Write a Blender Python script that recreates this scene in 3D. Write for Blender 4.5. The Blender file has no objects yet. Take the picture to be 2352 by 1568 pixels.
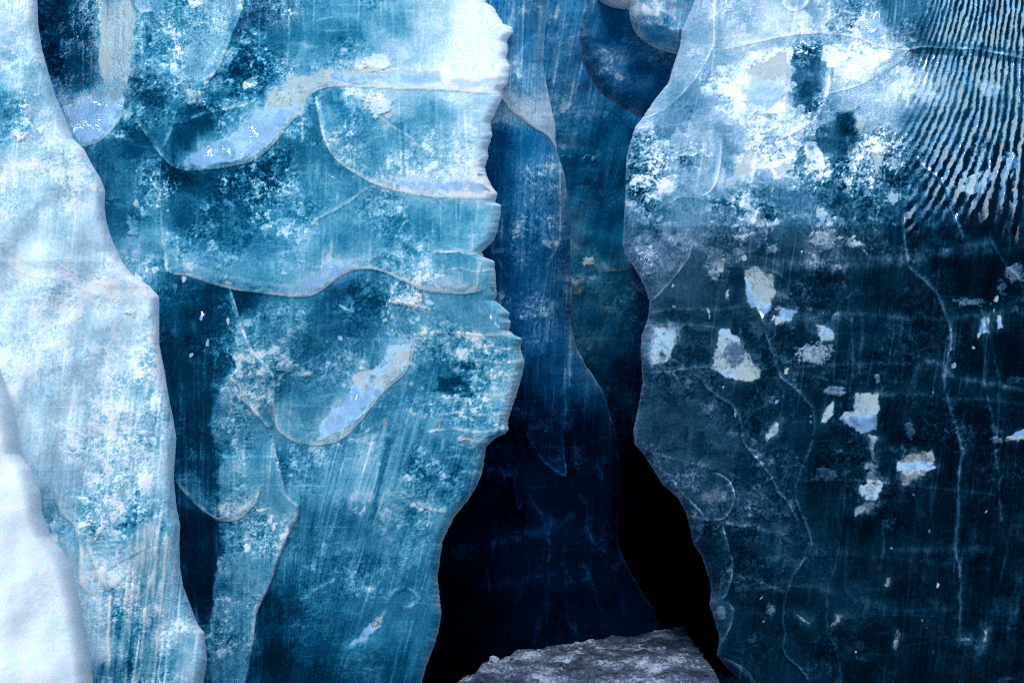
import bpy, math, numpy as np
from mathutils import Vector
PW, PH, F = 2352.0, 1568.0, 2352.0*35/36      # traced photo frame and focal length in its pixels
CAMZ = 1.6
C = bpy.context.scene.collection
R = math.radians

# ------------------------------------------------------------------ noise
def _hash(ix, iy, seed):
    h = (ix.astype(np.int64)*374761393 + iy.astype(np.int64)*668265263 + seed*1442695041) & 0xffffffff
    h = ((h ^ (h >> 13))*1274126177) & 0xffffffff
    h = ((h ^ (h >> 16))*2246822519) & 0xffffffff
    return ((h ^ (h >> 15)) & 0xffff)/65535.0
def vnoise(x, y, seed):
    ix, iy = np.floor(x), np.floor(y)
    fx, fy = x-ix, y-iy
    def g(ox, oy):
        a = _hash(ix+ox, iy+oy, seed)*2*np.pi
        return np.cos(a)*(fx-ox)+np.sin(a)*(fy-oy)
    sx, sy = fx*fx*fx*(fx*(fx*6-15)+10), fy*fy*fy*(fy*(fy*6-15)+10)
    a = g(0,0)+(g(1,0)-g(0,0))*sx
    b = g(0,1)+(g(1,1)-g(0,1))*sx
    return (a+(b-a)*sy)*1.4
def fbm(U, V, sx, sy, o, seed, gain=.55):
    r, a, t = 0, 1.0, 0
    for k in range(o):
        r = r + a*vnoise(U*(2**k)/sx+k*17.3, V*(2**k)/sy+k*9.1, seed+k*31); t += a; a *= gain
    return r/t
def ridged(U, V, sx, sy, o, seed, gain=.6):
    r, a, t = 0, 1.0, 0
    for k in range(o):
        r = r + a*(1-np.minimum(np.abs(vnoise(U*(2**k)/sx+k*7.7, V*(2**k)/sy+k*3.9, seed+k*57))*2.2, 1)); t += a; a *= gain
    return r/t
def worley(x, y, seed):
    """distance to the nearest and second feature point and the nearest one's own random number"""
    ix, iy = np.floor(x), np.floor(y)
    f1 = np.full(x.shape, 9.); f2 = f1.copy(); rv = np.zeros(x.shape); vx = rv.copy(); vy = rv.copy()
    for ox in (-1, 0, 1):
        for oy in (-1, 0, 1):
            cx, cy = ix+ox, iy+oy
            ex = cx+_hash(cx, cy, seed)-x; ey = cy+_hash(cx, cy, seed+77)-y; d = np.hypot(ex, ey)
            m = d < f1
            f2 = np.where(m, f1, np.minimum(f2, d)); rv = np.where(m, _hash(cx, cy, seed+154), rv); f1 = np.where(m, d, f1); vx = np.where(m, ex, vx); vy = np.where(m, ey, vy)
    return f1, f2, rv, vx, vy
def sstep(a, b, x):
    t = np.clip((x-a)/(b-a), 0, 1); return t*t*(3-2*t)

# ------------------------------------------------------------------ curves
def smooth(pts, n=5):
    p = np.array(pts, float)
    if len(p) < 3: return p
    q = np.vstack([2*p[0]-p[1], p, 2*p[-1]-p[-2]]); out = []
    for i in range(1, len(q)-2):
        for k in range(n):
            t = k/n
            out.append(.5*((2*q[i])+(q[i+1]-q[i-1])*t+(2*q[i-1]-5*q[i]+4*q[i+1]-q[i+2])*t*t+(3*q[i]-q[i-1]-3*q[i+1]+q[i+2])*t**3))
    out.append(p[-1]); return np.array(out)
def polydist(X, Y, p):
    """distance, side (+ on the left going right, i.e. above) and 0..1 position along"""
    best = np.full(X.shape, 1e18); side = np.zeros(X.shape); tt = np.zeros(X.shape)
    seg = np.diff(p, axis=0); ln = np.hypot(seg[:,0], seg[:,1])+1e-9; cum = np.r_[0, np.cumsum(ln)]
    for i in range(len(seg)):
        px, py = X-p[i,0], Y-p[i,1]
        t = np.clip((px*seg[i,0]+py*seg[i,1])/ln[i]**2, 0, 1)
        d = (px-t*seg[i,0])**2+(py-t*seg[i,1])**2
        m = d < best
        best = np.where(m, d, best)
        side = np.where(m, -np.sign(seg[i,0]*py-seg[i,1]*px), side)
        tt = np.where(m, (cum[i]+t*ln[i])/cum[-1], tt)
    return np.sqrt(best), side, tt
def inpoly(X, Y, p):
    r = np.zeros(X.shape, bool); n = len(p); j = n-1
    for i in range(n):
        xi, yi, xj, yj = p[i][0], p[i][1], p[j][0], p[j][1]
        if yi != yj:
            r ^= ((yi > Y) != (yj > Y)) & (X < (xj-xi)*(Y-yi)/(yj-yi)+xi)
        j = i
    return r

# ------------------------------------------------------------------ object helpers
def tag(o, label=None, cat=None, group=None, kind=None):
    for k, v in (('label', label), ('category', cat), ('group', group), ('kind', kind)):
        if v: o[k] = v
    return o
def raw_mesh(name, co, quads, mat, tris=None, attr=None, normals=None, parent=None):
    me = bpy.data.meshes.new(name)
    nq = len(quads); nt = 0 if tris is None else len(tris)
    me.vertices.add(len(co)); me.vertices.foreach_set('co', np.ascontiguousarray(co, np.float32).ravel())
    loops = np.asarray(quads, np.int32).ravel()
    if nt: loops = np.r_[loops, np.asarray(tris, np.int32).ravel()]
    me.loops.add(len(loops)); me.loops.foreach_set('vertex_index', loops.astype(np.int32))
    me.polygons.add(nq+nt)
    st = np.r_[np.arange(nq)*4, nq*4+np.arange(nt)*3].astype(np.int32)
    me.polygons.foreach_set('loop_start', st)
    me.polygons.foreach_set('use_smooth', np.ones(nq+nt, bool))
    if attr is not None:
        a = me.attributes.new('ice', 'FLOAT_COLOR', 'POINT')
        a.data.foreach_set('color', np.ascontiguousarray(attr, np.float32).ravel())
    me.update(calc_edges=True); me.validate()
    if normals is not None: me.normals_split_custom_set_from_vertices(normals.tolist())
    me.materials.append(mat)
    o = bpy.data.objects.new(name, me); C.objects.link(o)
    if parent: o.parent = parent
    return o

class Ice:
    """a mass of ice: a dense sculpted face, rolled round at its open edge and closed behind"""
    def __init__(s, rows, left, right, ncol, depth, seed, thick=2.0, roll=(26, .10), openl=False, openr=True, jag=1.5):
        s.seed = seed; s.openl, s.openr = openl, openr; s.thick = thick
        V = np.asarray(rows, float)
        l = np.array(left, float); r = np.array(right, float)
        xl = np.interp(V, l[:,1], l[:,0]); xr = np.interp(V, r[:,1], r[:,0])
        j = jag*(fbm(V*0+seed, V, 9, 9, 3, seed)*1.6)
        if openl: xl = xl + j
        if openr: xr = xr + j
        k = np.linspace(0, 1, ncol)
        s.U = xl[:,None]+(xr-xl)[:,None]*k[None]; s.V = np.repeat(V[:,None], ncol, 1)
        s.Y = depth(s.U, s.V)
        s.lean = -(depth(s.U, s.V+3)-depth(s.U, s.V-3))/6*F/s.Y
        rr, rd = roll
        for flag, d in ((openl, s.U-xl[:,None]), (openr, xr[:,None]-s.U)):
            if flag:
                s.edge = d; t = np.clip(1-d/rr, 0, 1); s.Y = s.Y + rd*(1-np.sqrt(np.maximum(1-t*t*.995, 0)))
        s.lev = np.full(s.U.shape, .5); s.hue = np.zeros(s.U.shape); s.fac = np.zeros(s.U.shape); s.tilt = np.zeros(s.U.shape)
        s.floor = 1; s.relief = .17; s.ztop = 99; s.under = .07; s.gran = np.zeros(s.U.shape); s.strk = np.zeros(s.U.shape)
        s.lab = np.zeros(s.U.shape, int); s.parts = []
        # refraction put into the pattern: every grain looks at a slightly different spot of the ice behind it
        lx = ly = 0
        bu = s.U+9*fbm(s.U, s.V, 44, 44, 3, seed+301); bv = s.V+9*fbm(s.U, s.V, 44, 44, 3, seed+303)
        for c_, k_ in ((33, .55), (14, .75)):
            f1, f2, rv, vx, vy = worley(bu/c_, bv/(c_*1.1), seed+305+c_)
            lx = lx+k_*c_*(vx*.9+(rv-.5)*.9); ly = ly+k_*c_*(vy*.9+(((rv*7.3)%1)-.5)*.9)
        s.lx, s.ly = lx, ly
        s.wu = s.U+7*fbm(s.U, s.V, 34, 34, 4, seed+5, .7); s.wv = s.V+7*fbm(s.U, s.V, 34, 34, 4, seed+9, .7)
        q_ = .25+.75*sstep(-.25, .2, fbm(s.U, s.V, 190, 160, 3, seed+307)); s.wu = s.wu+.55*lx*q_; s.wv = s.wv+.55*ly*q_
    def part(s, name, mask, label=None):
        if mask.sum() > 24:
            s.parts.append((name, label)); s.lab[mask] = len(s.parts)
    def tone(s, pts, soft=22.0):
        """tone at many points, seen light and shade mixed with cloudiness; frost grain, drawn-out bubbles"""
        W = 0; A = [0, 0, 0]
        for x, y, *v in pts:
            v = list(v)+[.3, .2][len(v)-1:] if len(v) < 3 else v
            w = 1/((s.wu-x)**2+(s.wv-y)**2+soft**2)**1.9
            W = W+w
            for i in range(3): A[i] = A[i]+w*v[i]
        s.lev, s.gran, s.strk = A[0]/W, A[1]/W, A[2]/W  # lev carries seen light and shade along with cloudiness
    def box(s, p, pad):
        x0, y0 = p.min(0)-pad; x1, y1 = p.max(0)+pad
        return np.where((s.U > x0) & (s.U < x1) & (s.V > y0) & (s.V < y1))
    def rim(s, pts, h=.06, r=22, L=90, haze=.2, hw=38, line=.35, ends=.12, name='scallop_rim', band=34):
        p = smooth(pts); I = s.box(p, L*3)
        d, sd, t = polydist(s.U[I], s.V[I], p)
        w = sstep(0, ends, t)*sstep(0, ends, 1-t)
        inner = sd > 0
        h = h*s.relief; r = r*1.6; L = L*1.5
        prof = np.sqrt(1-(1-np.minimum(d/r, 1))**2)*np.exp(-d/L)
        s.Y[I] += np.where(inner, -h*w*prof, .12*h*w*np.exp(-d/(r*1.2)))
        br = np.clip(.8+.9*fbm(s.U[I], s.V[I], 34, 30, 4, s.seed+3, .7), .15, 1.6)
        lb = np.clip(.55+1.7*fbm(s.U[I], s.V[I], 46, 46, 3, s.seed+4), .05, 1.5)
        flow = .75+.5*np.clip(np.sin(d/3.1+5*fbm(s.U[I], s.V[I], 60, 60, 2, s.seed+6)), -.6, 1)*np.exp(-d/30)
        s.lev[I] += np.where(inner, 1.5*haze*w*np.exp(-d/hw)*flow, 0)*br + line*1.2*w*np.exp(-((d*np.sign(sd)-1.8)/2.0)**2)*lb - np.where(inner, 0, s.under*w*np.exp(-d/34))  # edge highlight and haze above the rim, shade below, put into the colour
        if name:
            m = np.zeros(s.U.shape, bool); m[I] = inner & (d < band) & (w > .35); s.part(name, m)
    def vein(s, pts, a=.3, w=3.0, h=.008, name='vein', br=.6):
        p = smooth(pts); I = s.box(p, w*5+6)
        d, sd, t = polydist(s.U[I]+5.5*fbm(s.U[I], s.V[I], 30, 30, 4, s.seed+71, .65), s.V[I], p)
        e = sstep(0, .06, t)*sstep(0, .06, 1-t)
        a = a*.85; n = np.clip(.6+br*2.4*fbm(s.U[I], s.V[I], 26, 44, 4, s.seed+13, .7), .0, 1.6)
        g = np.exp(-(d/w)**2)*e
        s.Y[I] -= .45*h*g
        s.lev[I] += a*(g*n+.35*np.exp(-(d/(w*3.2))**2)*e*n)
        if name:
            m = np.zeros(s.U.shape, bool); m[I] = (d < w*1.1) & (e > .2); s.part(name, m)
    def zone(s, poly, lev=None, k=1.0, feather=14, warp=1.0, gran=None, strk=None, dY=0):
        p = np.array(list(poly)+[poly[0]], float); I = s.box(p, feather*3+20)
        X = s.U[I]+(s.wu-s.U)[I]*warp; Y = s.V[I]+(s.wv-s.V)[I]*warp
        d, _, _ = polydist(X, Y, p); ins = inpoly(X, Y, p)
        m = sstep(-feather, feather, np.where(ins, d, -d))*k
        if lev is not None: s.lev[I] += (lev-s.lev[I])*m
        if gran is not None: s.gran[I] += (gran-s.gran[I])*m
        if strk is not None: s.strk[I] += (strk-s.strk[I])*m
        s.Y[I] += dY*m
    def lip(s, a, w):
        e = a*np.exp(-s.edge/w)*np.clip(.8+.8*fbm(s.U, s.V, 26, 22, 3, s.seed+91), .2, 1.5)+.8*a*np.exp(-((s.edge-1.5)/2.5)**2)  # light glowing through the thin edge, painted as a paler band
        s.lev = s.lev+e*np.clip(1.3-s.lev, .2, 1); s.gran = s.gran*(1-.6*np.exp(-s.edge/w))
    def settle(s, n=9):
        """how the sculpted face leans now, averaged over a hand's breadth"""
        k = np.ones(2*n+1)/(2*n+1)
        bl = lambda A: np.apply_along_axis(lambda c: np.convolve(np.pad(c, n, mode='edge'), k, 'valid'), 0, A)
        Yb = bl(bl(s.Y)); s.lean = bl(-np.gradient(Yb, axis=0)/np.gradient(s.V, axis=0)*F/s.Y)
    def facet(s, poly, t0=.1, t1=.6, k=1.0, warp=1.2, name='mirror_facet', brk=.25, feather=5, split=None):
        p = np.array(list(poly)+[poly[0]], float); I = s.box(p, 40)
        X = s.U[I]+8*warp*fbm(s.U[I], s.V[I], 30, 30, 3, s.seed+5, .5); Y = s.V[I]+8*warp*fbm(s.U[I], s.V[I], 30, 30, 3, s.seed+9, .5)
        d, _, _ = polydist(X, Y, p); ins = inpoly(X, Y, p)
        n = fbm(s.U[I], s.V[I], 16, 26, 4, s.seed+41, .7)
        m = sstep(-feather, feather, np.where(ins, d, -d)+n*7-brk*9)*k
        f = (s.V[I]-p[:,1].min())/(np.ptp(p[:,1])+1e-6)+.35*n
        q = sstep(.32, .55, f) if split is None else sstep(split-.1, split+.1, f)
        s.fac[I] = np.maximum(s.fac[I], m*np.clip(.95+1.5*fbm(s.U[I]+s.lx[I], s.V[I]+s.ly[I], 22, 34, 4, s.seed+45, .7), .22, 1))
        if name: s.lev[I] += .16*sstep(-22, 10, np.where(ins, d, -d)+n*16)*(1-.6*s.lev[I])
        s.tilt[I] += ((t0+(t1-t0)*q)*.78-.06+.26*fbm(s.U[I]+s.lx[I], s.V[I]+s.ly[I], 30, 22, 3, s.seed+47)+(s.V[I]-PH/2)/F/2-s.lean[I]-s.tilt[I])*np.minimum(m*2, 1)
        if name:
            mm = np.zeros(s.U.shape, bool); mm[I] = m > .5; s.part(name, mm)
    def puff(s, cx, cy, rx, ry, a=.6, name='bubble_cluster'):
        n = fbm(s.U, s.V, 14, 12, 4, s.seed+61, .8)
        q = ((s.wu-cx)/rx)**2+((s.wv-cy)/ry)**2
        m = sstep(1.05, .55, q+n*1.9)
        s.lev = s.lev+a*m*(.75+.6*n); s.Y = s.Y-.006*m
        if name: s.part(name, m > .45)
    def detail(s, shear, amp=1.0, rough=.003):
        U, V = s.U, s.V; sd = s.seed
        su = U+shear(U, V)
        g3 = fbm(s.wu, s.wv, 74, 62, 4, sd+121)
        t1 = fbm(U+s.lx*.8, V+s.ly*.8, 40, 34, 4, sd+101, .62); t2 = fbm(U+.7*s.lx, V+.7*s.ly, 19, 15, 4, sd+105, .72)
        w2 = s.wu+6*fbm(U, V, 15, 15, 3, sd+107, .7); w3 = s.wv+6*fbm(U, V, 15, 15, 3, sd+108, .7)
        # fine bright fractures and painted sparkle lines, thinning out and breaking off
        fl = 0
        for sc_, a_, e_ in ((58, .9, .955), (31, 1.0, .93), (17, .8, .89), (10, .55, .84)):
            r_ = 1-np.abs(vnoise(w2/sc_, w3/(sc_*.9), sd+109+sc_))
            fl = fl+a_*sstep(e_, .995, r_)*sstep(.0, .28, fbm(U, V, sc_*2.2, sc_*2.2, 3, sd+110+sc_))
        fine = fbm(U, V, 6, 6, 3, sd+111, .85)
        sp = np.clip(fbm(U, V, 5.2, 5.2, 2, sd+131, .6)-.30, 0, 1)*3.6*np.clip(.3+2.0*g3, 0, 1.5)  # sparkles painted as bright specks in the level
        # grains of clear ice, the light each would catch painted as tone
        cr = 0
        for sc_, a_ in ((34, .6), (17, .9), (9, .8)):
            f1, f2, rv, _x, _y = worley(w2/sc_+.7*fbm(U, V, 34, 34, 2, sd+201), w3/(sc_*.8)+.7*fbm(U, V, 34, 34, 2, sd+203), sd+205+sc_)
            e = sstep(.10, .01, f2-f1)*np.clip(.2+1.8*fbm(U, V, 40, 40, 2, sd+207+sc_), 0, 1)
            cr = cr+a_*(.34*(rv-.5)*sstep(0, .12, f2-f1)+.34*e+.62*sstep(.87, .93, rv)*sstep(.08, .3, f2-f1)*sstep(-.1, .2, g3))
        pm = .10+1.25*sstep(-.24, .22, fbm(U, V, 170, 150, 3, sd+211))
        gr = (.10*sstep(.1, .3, t1)+.10*t2+.46*fl+.30*fine+.70*cr+.62*sp)*pm+.16*g3-.05
        st = fbm(su, V, 8, 230, 4, sd+141, .72)+.5*fbm(su, V, 30, 160, 3, sd+143)
        ln = 0
        for sc_, a_ in ((38, 1.0), (19, .6)):
            ln = ln+a_*sstep(.92, .99, 1-np.abs(vnoise(su/sc_, V/900, sd+151+sc_)))*sstep(-.05, .35, fbm(su, V, 26, 110, 3, sd+157+sc_))
        hz = sstep(.95, .995, 1-np.abs(vnoise(U/700, (V+.05*U)/46, sd+161)))*np.clip(fbm(U, V, 90, 25, 3, sd+163)+.1, 0, 1)
        k = amp*(.42+.70*np.clip(s.lev*2.2, 0, 1))
        gr = np.where(gr < 0, gr*.75, gr)
        s.lev = s.lev+k*(1.12*s.gran*gr+s.strk*(.34*st+.26*ln)+.09*ln+.22*hz+.13*fine+.10*g3+.05*t2)
        s.Y = s.Y-rough*(.7*s.gran+.25)*(gr*.8+g3*.9)-.005*s.strk*st-.014*fbm(U, V, 150, 180, 2, sd+171)
    def build(s, name, mat, parent=None):
        U, V, Y = s.U, s.V, s.Y
        att = np.stack([np.clip(s.lev, .065*(1-s.hue*.5)*s.floor, 1.2), s.hue, np.clip(s.fac, 0, 1), s.tilt], -1)
        def side(c, sg):
            """columns that roll the edge back into the glacier"""
            ts = np.array([.02, .06, .15, .3, .55, 1.0])
            return ([U[:,c]-sg*14*t-sg*2 for t in ts], [Y[:,c]+s.thick*t for t in ts])
        us, ys = [U[:,i] for i in range(U.shape[1])], [Y[:,i] for i in range(U.shape[1])]
        ru, ry = side(-1, 1 if s.openr else -1); lu, ly = side(0, -1 if s.openl else 1)
        nl = len(lu)
        UU = np.stack(lu[::-1]+us+ru, 1); YY = np.stack(ly[::-1]+ys+ry, 1)
        VV = np.repeat(V[:,:1], UU.shape[1], 1)
        AA = np.concatenate([np.repeat(att[:,:1], nl, 1), att, np.repeat(att[:,-1:], len(ru), 1)], 1)
        nr, nc = UU.shape
        co = np.stack([(UU-PW/2)/F*YY, YY, CAMZ-(VV-PH/2)/F*YY], -1).reshape(-1, 3)
        AA = AA.reshape(-1, 4)
        co[:,2] = np.where(co[:,1] > 5.6, np.minimum(co[:,2], s.ztop), co[:,2])
        idx = np.arange(nr*nc).reshape(nr, nc)
        nx = np.roll(idx, -1, 1)                              # wraps: the last column meets the first at the back
        q = np.stack([idx[:-1], nx[:-1], nx[1:], idx[1:]], -1)
        q = q[:,:,::-1]                                       # outward
        lab = np.zeros((nr-1, nc), int); lab[:, nl:nl+U.shape[1]-1] = s.lab[:-1,:-1]
        ct = co.reshape(nr, nc, 3)[0].mean(0); cb = co.reshape(nr, nc, 3)[-1].mean(0)
        n0 = len(co); co = np.vstack([co, ct, cb]); AA = np.vstack([AA, AA[0], AA[-1]])
        tr = np.vstack([np.stack([idx[0], nx[0], np.full(nc, n0)], -1), np.stack([nx[-1], idx[-1], np.full(nc, n0+1)], -1)])
        q = q.reshape(-1, 4); lab = lab.ravel()
        fn = np.cross(co[q[:,2]]-co[q[:,0]], co[q[:,3]]-co[q[:,1]])
        N = np.zeros_like(co)
        for a in range(3):
            for c in range(4): N[:,a] += np.bincount(q[:,c], fn[:,a], len(co))
        N /= np.linalg.norm(N, axis=1)[:,None]+1e-20
        mid = idx[nr//2, nl+U.shape[1]//2]
        if N[mid,1] > 0: q = q[:,::-1]; tr = tr[:,::-1]; N = -N
        for k in range(1, len(s.parts)+1):                    # a part is one piece: crumbs fall back to the wall
            f = np.where(lab == k)[0]
            if len(f) < 2: continue
            par = {}
            def find(a):
                while par[a] != a: par[a] = par[par[a]]; a = par[a]
                return a
            for row in q[f].tolist():
                for v in row: par.setdefault(v, v)
                r0 = find(row[0])
                for v in row[1:]: par[find(v)] = r0
            ids = np.array([find(v) for v in q[f, 0].tolist()]); u_, n_ = np.unique(ids, return_counts=True)
            lab[f[ids != u_[n_.argmax()]]] = 0
        root = None
        for k in range(len(s.parts)+1):
            m = lab == k
            if k and m.sum() < 16: continue
            qq = q[m]
            t = tr if k == 0 else None
            used = np.unique(np.r_[qq.ravel(), t.ravel()] if t is not None else qq.ravel())
            mp = np.zeros(len(co), np.int64); mp[used] = np.arange(len(used))
            nm, lb = (name, None) if k == 0 else s.parts[k-1]
            o = raw_mesh(nm, co[used], mp[qq], mat, None if t is None else mp[t], AA[used], N[used], root if k else parent)
            if k == 0: root = o
            elif lb: o['label'] = lb
        return root

# ------------------------------------------------------------------ materials
def lin(c): return tuple(((v/255)/12.92 if v/255 <= .04045 else ((v/255+.055)/1.055)**2.4) for v in c)+(1,)
def ice_material(name, blue, slate, fine=.05, bump=.15, coat=.25, gl=1.0, sss=.6):
    m = bpy.data.materials.new(name); m.use_nodes = True
    n, l = m.node_tree.nodes, m.node_tree.links; n.clear()
    def N(t, **k):
        x = n.new(t)
        for a, b in k.items(): setattr(x, a, b)
        return x
    def math_(op, a, b=None, c=None):
        x = N('ShaderNodeMath', operation=op)
        for i, v in enumerate((a, b, c)):
            if v is None: continue
            if isinstance(v, (int, float)): x.inputs[i].default_value = v
            else: l.new(v, x.inputs[i])
        return x.outputs[0]
    at = N('ShaderNodeAttribute', attribute_name='ice'); sep = N('ShaderNodeSeparateColor')
    l.new(at.outputs['Color'], sep.inputs[0])
    lev, hue, fac, tilt = sep.outputs[0], sep.outputs[1], sep.outputs[2], at.outputs['Alpha']
    tc = N('ShaderNodeTexCoord')
    def noise(scale, stretch=(1,1,1), det=5, ro=.65):
        mp = N('ShaderNodeMapping'); mp.inputs['Scale'].default_value = stretch
        l.new(tc.outputs['Object'], mp.inputs[0])
        x = N('ShaderNodeTexNoise'); x.inputs['Scale'].default_value = scale; x.inputs['Detail'].default_value = det; x.inputs['Roughness'].default_value = ro
        l.new(mp.outputs[0], x.inputs['Vector']); return x.outputs['Fac']
    f1, f2 = noise(95, (1,1,.8)), noise(60, (1,1,.12), 3)
    d = math_('MULTIPLY_ADD', math_('SUBTRACT', f1, .5), fine*1.6, math_('MULTIPLY', math_('SUBTRACT', f2, .5), fine*.8))
    L = math_('ADD', lev, math_('MULTIPLY', d, math_('ADD', math_('MULTIPLY', lev, .9), .25)))
    def ramp(cols):
        r = N('ShaderNodeValToRGB'); e = r.color_ramp.elements
        while len(e) < len(cols): e.new(.5)
        for i, (p, c) in enumerate(cols): e[i].position = p; e[i].color = lin(c)
        l.new(L, r.inputs[0]); return r.outputs[0]
    mx = N('ShaderNodeMix', data_type='RGBA'); l.new(hue, mx.inputs[0]); l.new(ramp(blue), mx.inputs[6]); l.new(ramp(slate), mx.inputs[7])
    b = N('ShaderNodeBump'); b.inputs['Strength'].default_value = bump; b.inputs['Distance'].default_value = .012; l.new(f1, b.inputs['Height'])
    p = N('ShaderNodeBsdfPrincipled')
    l.new(mx.outputs[2], p.inputs['Base Color']); l.new(b.outputs[0], p.inputs['Normal'])
    p.inputs['Roughness'].default_value = .42; p.inputs['IOR'].default_value = 1.31
    p.inputs['Specular IOR Level'].default_value = 0
    sw = N('ShaderNodeMapRange'); l.new(L, sw.inputs[0]); sw.inputs[1].default_value = .10; sw.inputs[2].default_value = .34; sw.inputs[4].default_value = sss
    l.new(sw.outputs[0], p.inputs['Subsurface Weight']); p.inputs['Subsurface Radius'].default_value = (.25, .7, 1.0); p.inputs['Subsurface Scale'].default_value = .03
    cw = N('ShaderNodeMapRange'); l.new(L, cw.inputs[0]); cw.inputs[1].default_value = .22; cw.inputs[2].default_value = .5; cw.inputs[4].default_value = coat
    l.new(cw.outputs[0], p.inputs['Coat Weight']); p.inputs['Coat Roughness'].default_value = .05; p.inputs['Coat IOR'].default_value = 1.31
    # bright reflections laid in as mirror fracture planes, normals bent to aim them
    g = N('ShaderNodeBsdfGlossy'); g.inputs['Color'].default_value = (gl*.76, gl*.94, gl, 1); g.inputs['Roughness'].default_value = .07
    cz = N('ShaderNodeCombineXYZ'); l.new(math_('MULTIPLY', math_('ADD', tilt, math_('MULTIPLY', math_('SUBTRACT', f1, .5), .25)), 1), cz.inputs[2])
    va = N('ShaderNodeVectorMath', operation='ADD'); l.new(b.outputs[0], va.inputs[0]); l.new(cz.outputs[0], va.inputs[1])
    vn = N('ShaderNodeVectorMath', operation='NORMALIZE'); l.new(va.outputs[0], vn.inputs[0]); l.new(vn.outputs[0], g.inputs['Normal'])
    mr = N('ShaderNodeMapRange', interpolation_type='SMOOTHSTEP'); l.new(math_('ADD', fac, math_('MULTIPLY', math_('SUBTRACT', f1, .5), .5)), mr.inputs[0])
    mr.inputs[1].default_value = .20; mr.inputs[2].default_value = .95; mr.inputs[4].default_value = .80
    ms = N('ShaderNodeMixShader'); l.new(mr.outputs[0], ms.inputs[0]); l.new(p.outputs[0], ms.inputs[1]); l.new(g.outputs[0], ms.inputs[2])
    o = N('ShaderNodeOutputMaterial'); l.new(ms.outputs[0], o.inputs[0])
    return m
BLUE = [(0,(1,14,25)),(.12,(3,40,63)),(.25,(8,78,110)),(.40,(44,130,162)),(.55,(102,172,196)),(.70,(163,202,217)),(.85,(206,231,240)),(1,(242,251,252))]
SLATE = [(0,(0,6,13)),(.10,(2,27,42)),(.20,(13,54,76)),(.35,(52,97,121)),(.55,(126,152,178)),(.70,(172,192,212)),(.85,(216,228,240)),(1,(244,248,252))]
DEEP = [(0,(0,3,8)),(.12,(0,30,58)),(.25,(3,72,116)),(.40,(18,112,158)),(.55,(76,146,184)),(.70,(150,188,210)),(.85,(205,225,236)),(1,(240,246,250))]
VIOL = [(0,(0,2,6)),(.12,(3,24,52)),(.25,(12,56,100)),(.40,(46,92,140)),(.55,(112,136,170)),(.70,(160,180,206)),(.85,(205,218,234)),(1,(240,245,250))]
M_left = ice_material('glacier_ice', BLUE, SLATE)
M_bank = ice_material('frosted_ice', BLUE, SLATE, coat=.10)
M_right = ice_material('clear_ice', BLUE, SLATE, gl=1.0)
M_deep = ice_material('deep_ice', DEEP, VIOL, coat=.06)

def rows(a, b, step, top=-430, bot=1760):
    r = []
    if top < a: r += list(np.linspace(top, a, 16)[:-1])
    r += list(np.arange(a, b, step))
    if bot > b: r += list(np.linspace(b, bot, 5))
    return np.array(r)

# ================================================================== LEFT BLUE WALL
silL = [(1060,-900),(1090,-300),(1104,-60),(1117,7),(1132,15),(1147,40),(1156,55),(1178,64),(1179,75),(1165,92),(1167,114),(1163,135),(1171,150),(1170,172),(1165,194),(1151,209),(1155,220),(1150,234),(1141,253),(1127,282),(1131,311),(1121,341),(1122,359),(1114,385),(1119,406),(1132,432),(1143,445),(1139,458),(1138,465),(1151,471),(1151,491),(1143,531),(1134,553),(1106,579),(1112,590),(1136,599),(1138,627),(1141,678),(1136,689),(1154,704),(1172,720),(1167,727),(1174,740),(1169,758),(1182,769),(1199,777),(1196,799),(1200,813),(1205,828),(1200,861),(1187,905),(1172,949),(1167,967),(1169,986),(1161,995),(1136,1007),(1117,1026),(1112,1059),(1106,1091),(1092,1122),(1073,1151),(1044,1186),(1030,1214),(1017,1243),(1011,1280),(1005,1327),(1011,1379),(1014,1411),(1008,1448),(995,1488),(978,1532),(969,1568),(950,1760)]
STEP = 2.3
def dL(U, V):
    y = 4.05+.75*np.clip((U-60)/1100, -.4, 1.1)
    y = y+.38*np.clip((650-V)/650, 0, 3)**1.3-.10*np.clip((V-900)/700, 0, 1.2)
    return y+.07*fbm(U, V, 420, 360, 2, 3)
W = Ice(rows(-30, 1600, STEP), [(-420,-900),(-420,1760)], silL, 640, dL, 11, thick=3.6, roll=(30,.12))
W.U0 = W.U
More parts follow.
